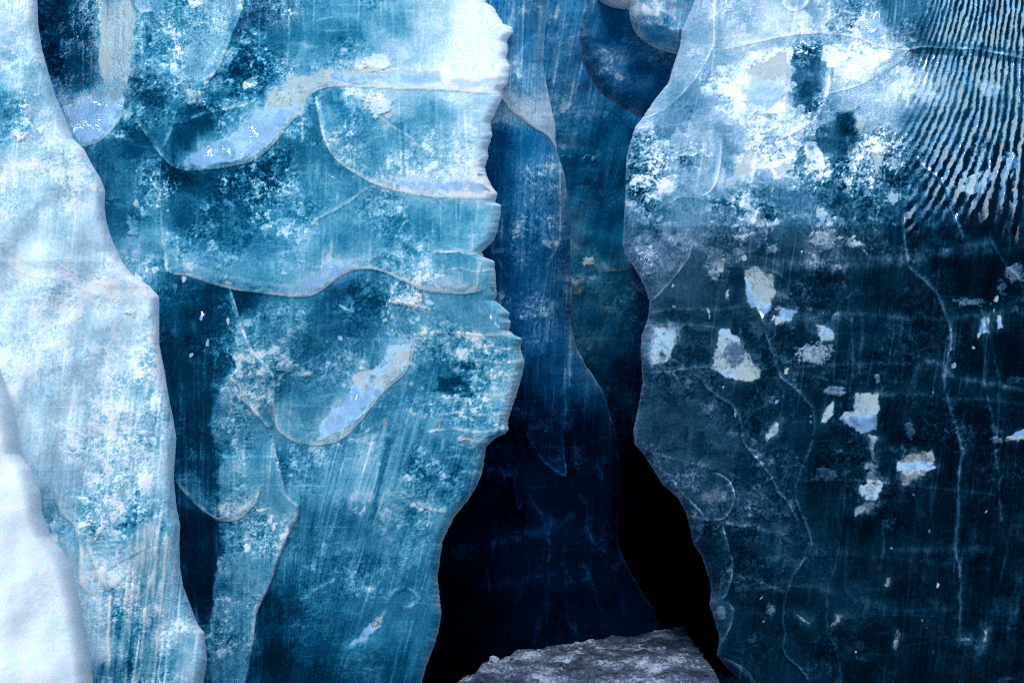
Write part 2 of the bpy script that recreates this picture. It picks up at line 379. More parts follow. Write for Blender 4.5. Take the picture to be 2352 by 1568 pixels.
W.tone([(110,50,.16,.5,.2),(180,60,.18,.6,.3),(180,150,.2,.7,.2),(210,250,.5,.1,0),(270,60,.55,.3,.6),(330,60,.45,.5,.4),(330,200,.25,.7,.2),(340,120,.33,.6,.3),(400,100,.42,.6,.2),(480,60,.5,.5,.2),(500,120,.55,.4,.2),(440,200,.36,.7,.1),(460,270,.18,.6,.1),(560,60,.25,.5,.3),(620,60,.27,.5,.4),(560,160,.2,.8,.1),(700,60,.38,.4,.3),(700,130,.42,.5,.2),(800,60,.42,.5,.3),(900,50,.5,.5,.3),(1000,50,.75,.5,.4),(1080,60,.92,.3,.3),(1130,120,.95,.3,.2),(1040,130,.85,.4,.3),(900,130,.62,.5,.2),(900,185,.72,.2,.1),(1050,190,.85,.2,.1),
(310,330,.3,.8,.1),(250,420,.32,.8,.2),(300,500,.3,.9,.2),(330,420,.45,.7,.3),(350,550,.5,.6,.2),(300,590,.6,.6,.2),(420,340,.15,.6,.1),(480,350,.4,.1,.1),(600,300,.5,.1,.1),(420,430,.22,.9,.1),(500,430,.2,.9,.1),(600,420,.2,.9,.2),(660,380,.3,.7,.3),(450,520,.22,.4,.3),(550,520,.24,.3,.4),(650,500,.35,.4,.3),(690,440,.45,.5,.3),(690,560,.5,.4,.3),
(770,260,.4,.6,.2),(800,320,.42,.5,.2),(900,300,.48,.5,.3),(900,380,.5,.5,.2),(1000,280,.52,.4,.4),(1080,300,.7,.5,.4),(1060,380,.72,.4,.4),(1110,340,.75,.4,.3),(950,430,.62,.3,.1),(1090,430,.75,.3,.1),(760,400,.42,.3,.3),(800,500,.42,.3,.4),(780,560,.38,.2,.5),(850,480,.45,.4,.4),(950,500,.42,.5,.5),(1000,540,.36,.5,.5),(1050,500,.5,.4,.4),(1110,520,.55,.3,.3),(900,570,.35,.4,.4),(1000,590,.5,.3,.1),
(450,620,.42,.2,.1),(560,640,.42,.2,.1),(680,650,.5,.1,.1),(780,600,.5,.1,.1),(420,700,.2,.7,.3),(430,800,.15,.5,.5),(460,900,.12,.3,.5),(420,900,.2,.3,.7),(430,1000,.18,.2,.8),(480,760,.16,.6,.3),(500,690,.28,.6,.2),(560,690,.2,.7,.1),(620,720,.4,.7,.1),(590,760,.5,.5,.1),(560,830,.48,.5,.1),(590,880,.5,.6,.1),(530,930,.45,.6,.2),(600,960,.55,.5,.2),(540,1000,.35,.7,.2),
(800,700,.22,.5,.3),(760,760,.3,.3,.3),(700,760,.3,.3,.2),(700,850,.38,.3,.2),(850,720,.32,.4,.5),(800,800,.38,.3,.3),(920,720,.48,.6,.3),(1000,680,.6,.5,.2),(1000,740,.5,.7,.2),(1080,730,.48,.6,.3),(1130,720,.5,.4,.2),(1100,850,.38,.8,.3),(1150,830,.45,.6,.3),(1170,900,.55,.3,.2),(1030,870,.35,.6,.2),(950,800,.48,.4,.2),(960,900,.42,.4,.3),(1060,950,.45,.5,.3),(1120,980,.45,.5,.3),(680,940,.45,.2,.2),(700,990,.5,.2,.1),
(480,1100,.15,.2,.8),(440,1120,.3,.1,.9),(540,1080,.45,.6,.2),(590,1080,.5,.6,.2),(560,1150,.5,.5,.2),(650,1160,.6,.6,.1),(660,1060,.35,.7,.2),(720,1080,.45,.3,.2),(450,1250,.15,.2,.6),(470,1350,.1,.2,.5),(560,1280,.45,.5,.4),(600,1300,.5,.4,.4),(530,1400,.4,.4,.6),(540,1500,.4,.4,.6),(780,1060,.5,.2,.4),(840,1080,.58,.1,.5),(900,1030,.45,.4,.7),(870,1130,.5,.2,.8),(960,1080,.3,.5,.5),(1040,1080,.28,.5,.4),(1080,1080,.35,.3,.4),(950,1160,.4,.4,.3),(1010,1170,.4,.4,.2),(720,1180,.38,.2,.5),(800,1200,.4,.3,.4),(900,1230,.42,.3,.3),(980,1230,.42,.3,.3),(720,1300,.33,.2,.5),(850,1320,.38,.4,.4),(950,1330,.36,.4,.4),(640,1400,.2,.2,.4),(750,1420,.3,.2,.3),(930,1390,.38,.2,.1),(980,1440,.35,.2,.2),(850,1480,.33,.2,.3),(640,1520,.14,.2,.3),(700,1540,.18,.2,.3),(900,1540,.3,.2,.3)])
# bodies with an edge of their own
W.zone([(300,-60),(566,-60),(560,7),(549,40),(527,95),(509,143),(491,172),(469,205),(467,231),(440,225),(400,205),(330,150)], .47, .55, 8, .5, gran=.6, dY=-.02)
W.zone([(513,1049),(500,1120),(509,1199),(513,1269),(491,1324),(487,1415),(474,1470),(480,1600),(560,1600),(582,1470),(590,1408),(622,1335),(644,1272),(666,1221),(683,1188),(685,1159),(659,1133),(637,1049)], .5, .75, 5, .7, gran=.6, strk=.35, dY=-.035)
W.zone([(527,663),(542,700),(564,769),(586,810),(615,839),(630,868),(632,920),(628,971),(637,1049),(513,1049),(480,980),(500,900),(527,865),(540,800),(530,720)], .47, .6, 6, .8, gran=.6, dY=-.02)
W.zone([(408,640),(527,663),(538,720),(540,800),(520,865),(480,960),(495,1060),(500,1120),(460,1100),(405,1050),(395,900),(385,760)], .16, .6, 7, .8, gran=.35, strk=.5)
W.zone([(415,1160),(500,1195),(509,1260),(490,1324),(484,1415),(470,1440),(440,1380),(418,1280)], .13, .8, 6, .5, gran=.15, strk=.5)
W.zone([(640,700),(720,690),(700,740),(640,800),(630,860),(600,820),(590,760)], .5, .6, 10, 1, gran=.7)
# light shafts slanting through the lower wall, painted in as paler bubbly streaks
for p, v in (([(835,1000),(890,985),(880,1060),(858,1150),(800,1150),(815,1080)], .60), ([(905,1010),(930,990),(905,1090),(872,1170),(855,1170),(880,1090)], .57), ([(950,960),(975,930),(955,1010),(912,1100),(905,1090)], .55), ([(740,1050),(790,1030),(780,1150),(760,1160)], .52)):
    W.zone(p, v, .8, 5, .6, strk=.8, gran=.1)
W.zone([(885,1010),(905,1000),(862,1180),(845,1190)], .24, .7, 4, .5); W.zone([(1010,860),(1050,870),(1080,900),(1040,905),(990,895)], .14, .9, 5, 1.4)
W.zone([(760,660),(800,640),(860,650),(880,700),(850,760),(800,740),(760,700)], .2, .6, 12, .8)
# scalloped rims
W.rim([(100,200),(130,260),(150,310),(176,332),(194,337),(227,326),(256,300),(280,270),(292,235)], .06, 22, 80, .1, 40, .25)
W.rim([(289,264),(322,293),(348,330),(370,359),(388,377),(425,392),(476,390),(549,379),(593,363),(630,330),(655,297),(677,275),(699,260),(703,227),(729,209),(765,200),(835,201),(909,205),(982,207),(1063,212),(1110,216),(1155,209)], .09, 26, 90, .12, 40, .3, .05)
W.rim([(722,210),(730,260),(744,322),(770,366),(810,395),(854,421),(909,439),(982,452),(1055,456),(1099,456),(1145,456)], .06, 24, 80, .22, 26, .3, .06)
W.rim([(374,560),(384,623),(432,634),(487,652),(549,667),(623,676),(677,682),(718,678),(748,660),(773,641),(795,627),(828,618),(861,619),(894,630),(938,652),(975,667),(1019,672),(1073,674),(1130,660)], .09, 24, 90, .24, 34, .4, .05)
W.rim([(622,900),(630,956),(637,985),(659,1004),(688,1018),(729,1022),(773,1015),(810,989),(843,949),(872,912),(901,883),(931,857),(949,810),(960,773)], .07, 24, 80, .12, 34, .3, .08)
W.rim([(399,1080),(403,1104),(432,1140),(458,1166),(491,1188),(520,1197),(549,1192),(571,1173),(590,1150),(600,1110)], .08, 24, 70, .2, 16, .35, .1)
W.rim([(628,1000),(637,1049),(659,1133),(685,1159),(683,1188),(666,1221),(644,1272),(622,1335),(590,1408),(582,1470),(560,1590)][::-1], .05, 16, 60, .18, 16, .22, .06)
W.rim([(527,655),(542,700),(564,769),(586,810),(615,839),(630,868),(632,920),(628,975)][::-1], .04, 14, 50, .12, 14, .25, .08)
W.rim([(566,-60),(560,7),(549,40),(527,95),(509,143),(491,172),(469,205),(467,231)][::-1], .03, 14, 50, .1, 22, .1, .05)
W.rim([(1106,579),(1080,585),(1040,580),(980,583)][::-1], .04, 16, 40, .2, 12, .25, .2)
# veins and cracks
W.vein([(575,238),(520,250),(458,264),(425,280),(399,284),(385,315),(370,344)], .32, 3.4)
W.vein([(372,350),(366,420),(370,500),(376,560),(384,640)], .2, 3.5, .02)
W.vein([(850,425),(799,465),(737,498),(711,520)], .22, 3, .012)
W.vein([(820,212),(842,222),(868,228),(880,218)], .4, 3); W.vein([(860,262),(900,290),(950,320),(965,328)], .3, 2.4)
W.vein([(668,20),(662,90),(660,150),(655,170)], .18, 3); W.vein([(640,300),(638,385)], .2, 2.4); W.vein([(698,270),(693,330)], .35, 3)
W.vein([(527,865),(550,890),(560,920),(590,950),(620,985)], .3, 4, .02); W.vein([(689,1380),(730,1350),(770,1330)], .2, 5)
for y0, x0, x1, a in ((766,940,1190,.32),(798,1090,1200,.35),(830,1060,1200,.2),(858,1100,1195,.18),(905,1040,1180,.25),(950,1000,1168,.25),(988,980,1165,.35),(1012,1040,1125,.2),(1085,1050,1108,.25),(620,1010,1135,.2),(1050,1020,1110,.2)):
    W.vein([(x0,y0+4),((x0*2+x1)/3,y0-3),((x0+2*x1)/3,y0+4),(x1,y0-2)], a, 2.6, .006)
W.vein([(1106,600),(1098,625),(1092,668)], .3, 4); W.vein([(920,1125),(980,1165),(1030,1175)], .25, 4); W.vein([(894,1385),(900,1362),(925,1350),(950,1358),(960,1376),(945,1390),(920,1396)], .22, 5, .015)
W.vein([(905,690),(950,700),(990,712)], .35, 3.4); W.vein([(776,700),(800,712),(815,716)], .5, 2)
# white frost and bubble swarms
W.puff(866,240,34,26,.4); W.puff(870,145,34,22,.35); W.puff(655,835,22,22,.28); W.puff(705,858,10,9,.4); W.puff(580,190,18,14,.3); W.puff(438,225,20,18,.25); W.puff(930,690,40,14,.3); W.puff(780,775,6,5,.6); W.puff(590,430,14,26,.35); W.puff(305,520,16,22,.3)
# mirror-bright fracture planes
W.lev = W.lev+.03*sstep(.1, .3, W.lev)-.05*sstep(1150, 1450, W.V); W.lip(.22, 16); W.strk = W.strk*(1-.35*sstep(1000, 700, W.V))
W.settle()
W.facet([(143,242),(165,235),(200,215),(240,205),(285,205),(289,240),(278,275),(256,300),(227,322),(194,330),(176,326)], .02, .42, split=.2)
W.facet([(228,-10),(318,-10),(312,100),(300,160),(292,205),(232,200),(222,140)], .0, .1, warp=1.6, brk=.6)
W.facet([(412,368),(476,328),(531,306),(571,288),(576,258),(582,235),(604,250),(615,215),(659,178),(696,170),(747,157),(765,150),(765,194),(729,203),(703,220),(697,254),(672,272),(650,294),(625,326),(590,356),(549,371),(480,382),(430,384)], .02, .42, split=.36)
W.facet([(765,160),(850,152),(930,160),(1010,158),(1020,190),(960,200),(860,194),(765,194)], .05, .45, split=.4, brk=.4)
W.facet([(1010,170),(1090,180),(1160,170),(1150,204),(1060,206)], .2, .35, brk=.6)
W.facet([(850,420),(880,408),(945,395),(1010,412),(1080,405),(1125,430),(1136,448),(1050,446),(950,440)], .05, .35, brk=.7)
W.facet([(740,600),(760,562),(770,590),(830,605),(800,618),(770,640),(740,660),(700,664),(690,645),(735,625)], .02, .45, split=.5)
W.facet([(887,792),(923,788),(952,775),(945,828),(901,880),(843,945),(800,985),(726,1016),(733,967),(792,912),(810,857),(854,846),(883,820)], .08, .5, split=.5, brk=.4)
W.facet([(799,1486),(830,1450),(860,1420),(883,1408),(872,1440),(840,1470)], .02, .5, split=.4, brk=0)
W.facet([(1063,1003),(1088,998),(1090,1015),(1065,1020)], .02, .1, brk=0); W.facet([(880,262),(905,250),(900,275),(890,280)], .1, .3)
def sparks(o, n, box, seed, size=(3, 9)):
    g = np.random.RandomState(seed)
    for _ in range(n):
        x, y = g.uniform(box[0], box[2]), g.uniform(box[1], box[3]); a = g.uniform(0, 6.28); r = g.uniform(*size); e = g.uniform(.25, .9)
        p = [(x+r*(math.cos(t)*math.cos(a)-e*math.sin(t)*math.sin(a))*g.uniform(.6, 1.2), y+r*(math.cos(t)*math.sin(a)+e*math.sin(t)*math.cos(a))*1.3*g.uniform(.6, 1.2)) for t in np.arange(6)*1.047]
        t0 = g.choice([0, 0, .45]); o.facet(p, t0, t0, brk=-.1, feather=2.5, name=None)
sparks(W, 26, (880, 640, 1170, 1000), 1); sparks(W, 14, (760, 380, 1120, 440), 2); sparks(W, 12, (420, 640, 640, 1000), 3); sparks(W, 10, (300, 450, 700, 640), 4)
W.detail(lambda U, V: .28*np.clip(V-820, 0, 900)*sstep(560, 760, U))
W.ztop = 4.2
wall = W.build('ice_wall', M_left)
tag(wall, 'clear blue ice wall with bright scalloped edge left of the dark gap', 'ice wall', kind='thing')

# ================================================================== FROSTED BANK
edgeB = [(60,-900),(80,-200),(86,0),(88,59),(97,114),(110,161),(128,223),(146,264),(168,319),(194,344),(209,374),(231,410),(242,439),(240,472),(244,505),(253,538),(267,572),(280,600),(305,632),(345,658),(366,682),(366,722),(366,791),(377,846),(386,901),(397,956),(405,1004),(403,1040),(399,1097),(405,1159),(414,1206),(412,1250),(414,1305),(421,1346),(438,1390),(454,1433),(469,1452),(476,1514),(467,1568),(480,1760)]
def dB(U, V):
    y = 3.35+.5*np.clip((U+100)/560, -.6, 1.2)+.25*np.clip((600-V)/600, 0, 3)-.22*np.clip((V-700)/900, 0, 1.2)
    return y+.05*fbm(U, V, 200, 260, 3, 23)
B = Ice(rows(-30, 1600, STEP), [(-500,-900),(-500,1760)], edgeB, 300, dB, 29, thick=1.2, roll=(26,.10), jag=.4)
B.tone([(40,60,.83,.2,.2),(40,200,.72,.4,.1),(25,270,.42,.6,.1),(10,240,.5,.5),(100,270,.78,.2,.1),(150,300,.86,.2,.1),(60,330,.78,.3,.1),(60,400,.83,.3),(180,420,.85,.4),(220,440,.86,.5),(100,450,.82,.6),(130,520,.84,.4),(60,600,.92,.1,.1),(200,560,.87,.3),(250,600,.86,.3),(150,640,.84,.3),(300,640,.86,.4),(330,680,.92,.3),(300,750,.87,.4),(200,750,.86,.4),(100,750,.92,.3),(60,800,.93,.3),(250,850,.86,.5),(340,850,.84,.6),(330,900,.68,.5,.5),(360,950,.62,.4,.8),(300,950,.86,.3,.4),(200,950,.83,.5,.3),(120,1000,.88,.3,.2),(200,1060,.78,.5,.4),(300,1060,.84,.4,.4),(380,1060,.82,.3,.4),(350,1010,.7,.5,.6),(250,1150,.76,.5,.4),(300,1205,.30,.7,.1),(215,1235,.58,.6,.2),(325,1180,.6,.5,.5),(350,1210,.8,.4,.6),(385,1210,.6,.4,.8),(200,1290,.84,.2,.3),(260,1300,.84,.2,.4),(330,1280,.76,.3,.6),(280,1350,.74,.3,.7),(330,1360,.54,.4,.9),(390,1350,.72,.4,.8),(265,1420,.42,.4,1),(320,1450,.52,.4,1),(380,1450,.7,.4,.8),(430,1480,.7,.6,.4),(445,1530,.76,.6,.3),(268,1530,.34,.4,1),(350,1540,.5,.4,.9),(220,1400,.88,.2,.2),(230,1500,.88,.2,.2)])
B.relief = .18
B.vein([(-60,395),(0,377),(60,381),(110,374),(150,360)], .12, 10, 0, name='bubble_band')
B.vein([(-40,560),(60,618),(140,630),(240,672),(345,668)], .14, 12, 0, name='bubble_band')
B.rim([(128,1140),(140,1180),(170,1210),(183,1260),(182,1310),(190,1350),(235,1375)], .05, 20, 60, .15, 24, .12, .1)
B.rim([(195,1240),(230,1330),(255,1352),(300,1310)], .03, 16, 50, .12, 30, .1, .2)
B.vein([(253,1360),(250,1440),(252,1600)], .35, 5, .02); B.vein([(366,700),(364,790),(374,846),(384,901),(395,956)], .2, 6, .01)
for x0 in (292,306,322,338,352,372): B.vein([(x0+14,1200),(x0+4,1330),(x0-10,1450),(x0-20,1590)], .2, 2.6, .004)
B.puff(300,720,16,10,.2); B.puff(46,315,14,12,.3)
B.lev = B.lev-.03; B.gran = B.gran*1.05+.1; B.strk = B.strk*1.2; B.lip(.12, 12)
B.detail(lambda U, V: .10*(V-800), 1.0, .005)
bank = B.build('ice_bank', M_bank)
tag(bank, 'pale frosted ice bank beside the snow, in front of the blue wall', 'ice bank', kind='thing')

# ================================================================== SNOW BANK
edgeS = [(-160,700),(-60,780),(0,846),(15,890),(29,927),(38,967),(44,1029),(46,1042),(73,1078),(93,1130),(97,1177),(117,1232),(146,1265),(165,1305),(176,1346),(187,1397),(200,1470),(208,1520),(214,1568),(230,1760)]
def dS(U, V):
    return 2.7+.35*np.clip((U+200)/400, -.5, 1.2)+.3*np.clip((1568-V)/700, -.3, 1)+.035*fbm(U, V, 240, 200, 3, 33, .45)
S = Ice(rows(702, 1600, STEP, top=702), [(-520,700),(-520,1760)], edgeS, 180, dS, 37, thick=.7, roll=(44,.14), jag=0)
S.tone([(0,900,.97,.1,0),(40,1200,.97,.1,0),(100,1300,.96,.15,0),(150,1450,.95,.15,0),(60,1500,.97,.1,0)])
S.detail(lambda U, V: 0*U, .5, .006)
snow = S.build('snow_bank', M_bank)
tag(snow, 'smooth white snow bank in the lower left corner', 'snow bank', kind='thing')

# ================================================================== RIGHT WALL
silR = [(1660,-900),(1630,-200),(1597,0),(1580,39),(1566,70),(1562,105),(1545,156),(1535,191),(1506,226),(1474,273),(1459,292),(1449,323),(1439,358),(1437,409),(1435,468),(1432,530),(1429,560),(1435,581),(1459,618),(1478,653),(1492,692),(1488,731),(1474,770),(1471,805),(1474,848),(1476,879),(1465,938),(1454,992),(1457,1019),(1478,1043),(1508,1090),(1521,1111),(1556,1142),(1574,1173),(1585,1212),(1591,1247),(1611,1275),(1620,1302),(1630,1333),(1634,1356),(1629,1387),(1642,1426),(1650,1454),(1652,1473),(1646,1504),(1669,1532),(1696,1555),(1708,1568),(1800,1760)]
def dR(U, V):
    y = 4.75-.95*np.clip((U-1430)/920, -.1, 1.3)
    y = y+.45*np.clip((520-V)/520, 0, 3)**1.2+.35*np.clip((V-520)/1050, 0, 1.3)
    return y+.07*fbm(U, V, 380, 420, 2, 43)
K = Ice(rows(-30, 1600, STEP), silR, [(2760,-900),(2760,1760)], 520, dR, 47, thick=3.6, roll=(26,.10), openl=True, openr=False, jag=1.0)
K.tone([(1600,60,.58,.2,.1),(1580,150,.58,.1,.1),(1500,260,.6,.1,.1),(1630,130,.6,.1,.1),(1700,40,.62,.3,.1),(1760,30,.75,.2,.1),(1850,40,.55,.2,.1),(1900,60,.62,.2,.1),(1960,30,.4,.4,.3),(2050,40,.35,.3,.4),(2100,90,.2,.2,.3),(2200,60,.35,.2,.3),(2330,100,.3,.2,.2),(1700,120,.75,.4,.1),(1780,160,.85,.4,.2),(1850,175,.3,.9,.1),(1920,140,.85,.3,.1),(1980,130,.75,.4,.1),(2050,130,.6,.3,.2),(1860,240,.3,.4,.1),(1900,250,.6,.6,.1),(1650,200,.65,.4,.1),(1580,230,.5,.6,.1),(1620,300,.6,.4,.1),(1720,280,.7,.5,.1),(1800,260,.8,.4,.1),(1540,330,.45,.8,.1),(1480,350,.4,.7,.1),(1460,420,.3,.9,.1),(1550,420,.55,.5,.1),(1640,400,.6,.5,.2),(1720,380,.6,.7,.2),(1680,440,.5,.7,.1),(1800,380,.6,.9,.1),(1780,330,.65,.6,.1),(1870,340,.55,.9,.1),(1950,300,.45,.9,.2),(1900,380,.4,.9,.2),(2000,350,.4,.8,.3),(2050,220,.7,.6,.3),(1980,220,.65,.6,.2),(2150,200,.6,.4,.2),(2250,250,.4,.3,.2),(2300,200,.4,.3,.2),(2150,300,.4,.3,.2),(2100,420,.25,.5,.3),(2200,400,.25,.3,.3),(2300,430,.2,.3,.3),(2030,440,.3,.6,.3),
(1480,480,.4,.7,.1),(1440,500,.35,.5,.1),(1470,530,.45,.6,.1),(1550,500,.45,.3,.1),(1620,520,.45,.3,.1),(1700,500,.4,.5,.1),(1760,480,.35,.6,.1),(1820,500,.4,.8,.2),(1900,480,.25,.5,.3),(1960,520,.2,.4,.3),(1880,550,.45,.5,.1),(1480,600,.4,.4,.1),(1520,650,.33,.3,.1),(1580,600,.38,.4,.1),(1640,580,.35,.4,.1),(1640,640,.25,.5,.1),(1700,560,.35,.4,.1),(1700,640,.18,.4,.1),(1780,600,.25,.4,.2),(1820,640,.15,.3,.2),(1900,650,.13,.3,.3),(1980,620,.14,.3,.4),(2100,560,.15,.2,.5),(2250,520,.1,.2,.4),(2330,600,.08,.3,.4),(2200,620,.08,.2,.4),(2000,700,.13,.3,.4),(2050,750,.13,.3,.4),(2120,700,.1,.2,.3),(2250,700,.1,.3,.6),(2330,800,.08,.2,.5),(2250,800,.09,.2,.6),
(1520,730,.25,.4,.1),(1600,790,.2,.2,.1),(1590,850,.22,.3,.1),(1720,800,.14,.3,.1),(1800,770,.16,.3,.2),(1900,770,.18,.3,.4),(1800,850,.17,.3,.2),(1950,850,.15,.2,.5),(2050,850,.14,.2,.3),(2120,850,.13,.2,.3),(2000,920,.12,.2,.4),(2250,900,.1,.2,.5),(2330,950,.1,.3,.4),(1500,920,.25,.4,.1),(1560,950,.25,.5,.1),(1620,960,.3,.3,.1),(1680,900,.18,.3,.1),(1750,950,.18,.3,.1),(1650,1020,.24,.4,.1),(1530,1020,.28,.5,.1),(1780,1020,.16,.3,.1),(1900,1050,.12,.4,.2),(2000,1000,.1,.4,.3),(2100,1050,.1,.4,.3),(2150,1000,.1,.3,.3),(2300,1050,.09,.4,.5),
(1560,1090,.3,.5,.1),(1640,1140,.3,.2,.1),(1720,1100,.22,.4,.1),(1700,1170,.28,.5,.1),(1800,1150,.18,.3,.2),(1900,1150,.16,.2,.2),(2000,1180,.1,.4,.2),(2120,1150,.12,.1,.3),(2280,1200,.1,.1,.4),(1650,1250,.17,.3,.2),(1620,1250,.17,.2,.2),(1700,1270,.17,.4,.1),(1780,1250,.2,.1,.1),(1900,1250,.14,.2,.2),(1850,1320,.2,.1,.1),(2000,1280,.14,.1,.2),(2100,1300,.11,.1,.3),(2250,1300,.1,.1,.4),(1700,1350,.18,.4,.1),(1760,1380,.16,.3,.2),(1650,1420,.25,.4,.1),(1850,1400,.15,.2,.2),(1950,1370,.17,.1,.1),(2100,1400,.1,.1,.3),(2250,1420,.1,.2,.4),(1700,1480,.2,.3,.2),(1780,1480,.14,.2,.3),(1900,1480,.1,.2,.3),(1850,1540,.16,.2,.2),(2000,1500,.1,.2,.3),(2100,1530,.12,.1,.3),(2280,1530,.12,.2,.4),(1750,1540,.18,.2,.2)])
K.under = .04
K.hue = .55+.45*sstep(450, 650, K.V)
for p_, v_ in (([(1650,170),(1740,120),(1800,115),(1815,200),(1790,260),(1700,270),(1660,230)], .95), ([(1905,110),(1990,100),(2050,125),(2010,160),(1930,190),(1900,150)], .95), ([(2060,150),(2130,160),(2150,220),(2090,240),(2050,200)], .9), ([(1790,340),(1870,330),(1890,390),(1850,410),(1800,380)], .9), ([(1690,360),(1800,350),(1850,400),(1760,400),(1680,420)], .8), ([(1500,330),(1570,300),(1600,340),(1540,370)], .7), ([(1470,420),(1540,410),(1530,440),(1470,450)], .65), ([(1760,30),(1850,25),(1880,60),(1800,80),(1740,70)], .85), ([(2190,425),(2240,390),(2265,430),(2230,455)], .95), ([(2300,350),(2330,360),(2325,400),(2305,390)], .85), ([(2250,190),(2300,195),(2290,225),(2255,220)], .9)):
    K.zone(p_, v_, .8, 6, 2.6, gran=.7)
for p_, v_ in (([(1870,300),(1940,270),(1970,330),(1930,380),(1880,350)], .26), ([(1920,260),(1960,250),(1965,300),(1930,310)], .12), ([(1560,240),(1600,235),(1600,270),(1565,270)], .35), ([(1990,330),(2060,320),(2070,420),(2000,420)], .2), ([(1820,360),(1850,350),(1860,420),(1830,420)], .18), ([(1440,430),(1480,415),(1490,470),(1445,480)], .2), ([(1900,66),(2010,62),(2030,85),(1960,84)], .15)):
    K.zone(p_, v_, .75, 8, 2.2, gran=.9)
K.zone([(1820,110),(1880,100),(1905,150),(1895,230),(1860,260),(1825,225),(1815,170)], .25, .7, 10, 1.4, gran=.9)
# rills: faint ridges, upper right; bright reflections and groove shade put in as stripes
m = sstep(2040, 2170, K.U+.12*(K.V-200)+60*fbm(K.U, K.V, 90, 90, 3, 4))*sstep(600, 380, K.V+170*fbm(K.U, K.V, 34, 160, 3, 5))
kk = np.clip(.50-.44*(K.U-2110)/250, .08, .6)
ph = (K.U+kk*(K.V-260)+9*fbm(K.U, K.V, 80, 200, 2, 8)+8*fbm(K.U, K.V, 22, 44, 4, 9, .7))/17.5*2*np.pi
K.Y -= .0015*m*np.sin(ph)
gap = sstep(9, 18, np.abs(K.V-np.interp(K.U, [1957,2000,2043,2090,2121,2176,2254,2352], [86,101,113,115,109,113,117,136])))
st = .85*sstep(.05, .5, np.sin(ph)+1.0*fbm(K.U, K.V, 26, 40, 4, 12, .75)+1.2*fbm(K.U, K.V, 110, 90, 3, 14))*m*gap
K.fac = np.maximum(K.fac, st); K.lev -= .24*m*sstep(.1, -.6, np.sin(ph)+.8*fbm(K.U, K.V, 26, 40, 4, 12, .75))
up = sstep(125, 100, K.V)
K.tilt += m*(-.05+(K.V-PH/2)/F/2-K.lean+.55*up*.5*sstep(.0, .3, fbm(K.U, K.V, 50, 70, 3, 15)+.12)+.45*sstep(.0, .25, fbm(K.U, K.V, 40, 60, 4, 16))*(1-up))
# rims
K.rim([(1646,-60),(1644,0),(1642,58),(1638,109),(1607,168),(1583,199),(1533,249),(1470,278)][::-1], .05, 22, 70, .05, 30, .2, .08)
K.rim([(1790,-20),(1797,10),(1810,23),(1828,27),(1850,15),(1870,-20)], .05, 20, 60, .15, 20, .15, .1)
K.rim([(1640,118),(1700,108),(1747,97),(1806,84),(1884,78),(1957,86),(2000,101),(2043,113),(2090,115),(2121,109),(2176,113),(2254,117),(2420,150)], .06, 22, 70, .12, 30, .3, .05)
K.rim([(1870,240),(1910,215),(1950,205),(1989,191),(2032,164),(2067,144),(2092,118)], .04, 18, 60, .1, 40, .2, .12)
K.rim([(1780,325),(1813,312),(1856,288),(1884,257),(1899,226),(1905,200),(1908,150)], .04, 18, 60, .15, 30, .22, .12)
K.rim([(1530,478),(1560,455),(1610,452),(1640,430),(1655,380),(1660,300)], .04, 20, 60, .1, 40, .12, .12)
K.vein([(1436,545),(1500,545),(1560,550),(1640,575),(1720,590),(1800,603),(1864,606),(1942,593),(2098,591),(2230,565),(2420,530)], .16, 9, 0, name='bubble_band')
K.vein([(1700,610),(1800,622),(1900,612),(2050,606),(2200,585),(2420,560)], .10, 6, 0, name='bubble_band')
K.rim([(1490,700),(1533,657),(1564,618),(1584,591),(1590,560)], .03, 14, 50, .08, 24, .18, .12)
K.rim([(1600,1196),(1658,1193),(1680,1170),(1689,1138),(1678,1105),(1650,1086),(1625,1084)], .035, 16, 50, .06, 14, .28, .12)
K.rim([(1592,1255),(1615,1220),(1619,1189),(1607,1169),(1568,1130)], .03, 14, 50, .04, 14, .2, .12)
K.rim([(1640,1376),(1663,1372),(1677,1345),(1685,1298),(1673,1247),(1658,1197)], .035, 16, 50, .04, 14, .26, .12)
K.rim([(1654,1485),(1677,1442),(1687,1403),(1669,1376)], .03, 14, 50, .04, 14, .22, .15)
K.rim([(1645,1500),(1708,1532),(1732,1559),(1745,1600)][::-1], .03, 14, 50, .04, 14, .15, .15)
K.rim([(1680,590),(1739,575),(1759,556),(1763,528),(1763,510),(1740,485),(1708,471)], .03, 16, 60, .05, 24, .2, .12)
# veins
V1 = [(2074,480),(2078,545),(2084,606),(2106,630),(2137,657),(2156,684),(2176,735),(2184,770),(2178,825),(2168,875),(2176,922),(2195,976),(2207,1031),(2209,1050),(2201,1111),(2201,1189),(2193,1259),(2203,1306),(2205,1384),(2203,1473)]
K.vein(V1, .36, 4.2, .03, br=.4)
K.vein([(1728,704),(1751,731),(1759,770),(1778,821),(1794,867),(1825,891),(1848,914),(1868,949),(1868,1004),(1848,1062),(1833,1103),(1829,1150),(1848,1197),(1862,1243),(1856,1275),(1825,1317),(1806,1368),(1798,1423),(1802,1454),(1802,1500),(1841,1539),(1870,1590)], .2, 3.2, .03, br=.4)
K.vein([(1591,852),(1622,887),(1654,914),(1685,935),(1700,965),(1708,1016),(1732,1047),(1767,1087),(1786,1126),(1817,1165),(1837,1212)], .15, 3, .025)
K.vein([(2254,688),(2258,760),(2262,830),(2265,906),(2279,960),(2285,1030),(2293,1091),(2298,1212)], .2, 3, .012)
K.vein([(2262,690),(2275,780),(2290,850),(2298,900)], .15, 2.6); K.vein([(1934,1111),(1930,1150),(1922,1181),(1930,1225),(1919,1298),(1903,1345),(1899,1454),(1919,1485),(1936,1590)], .14, 2.8, .012)
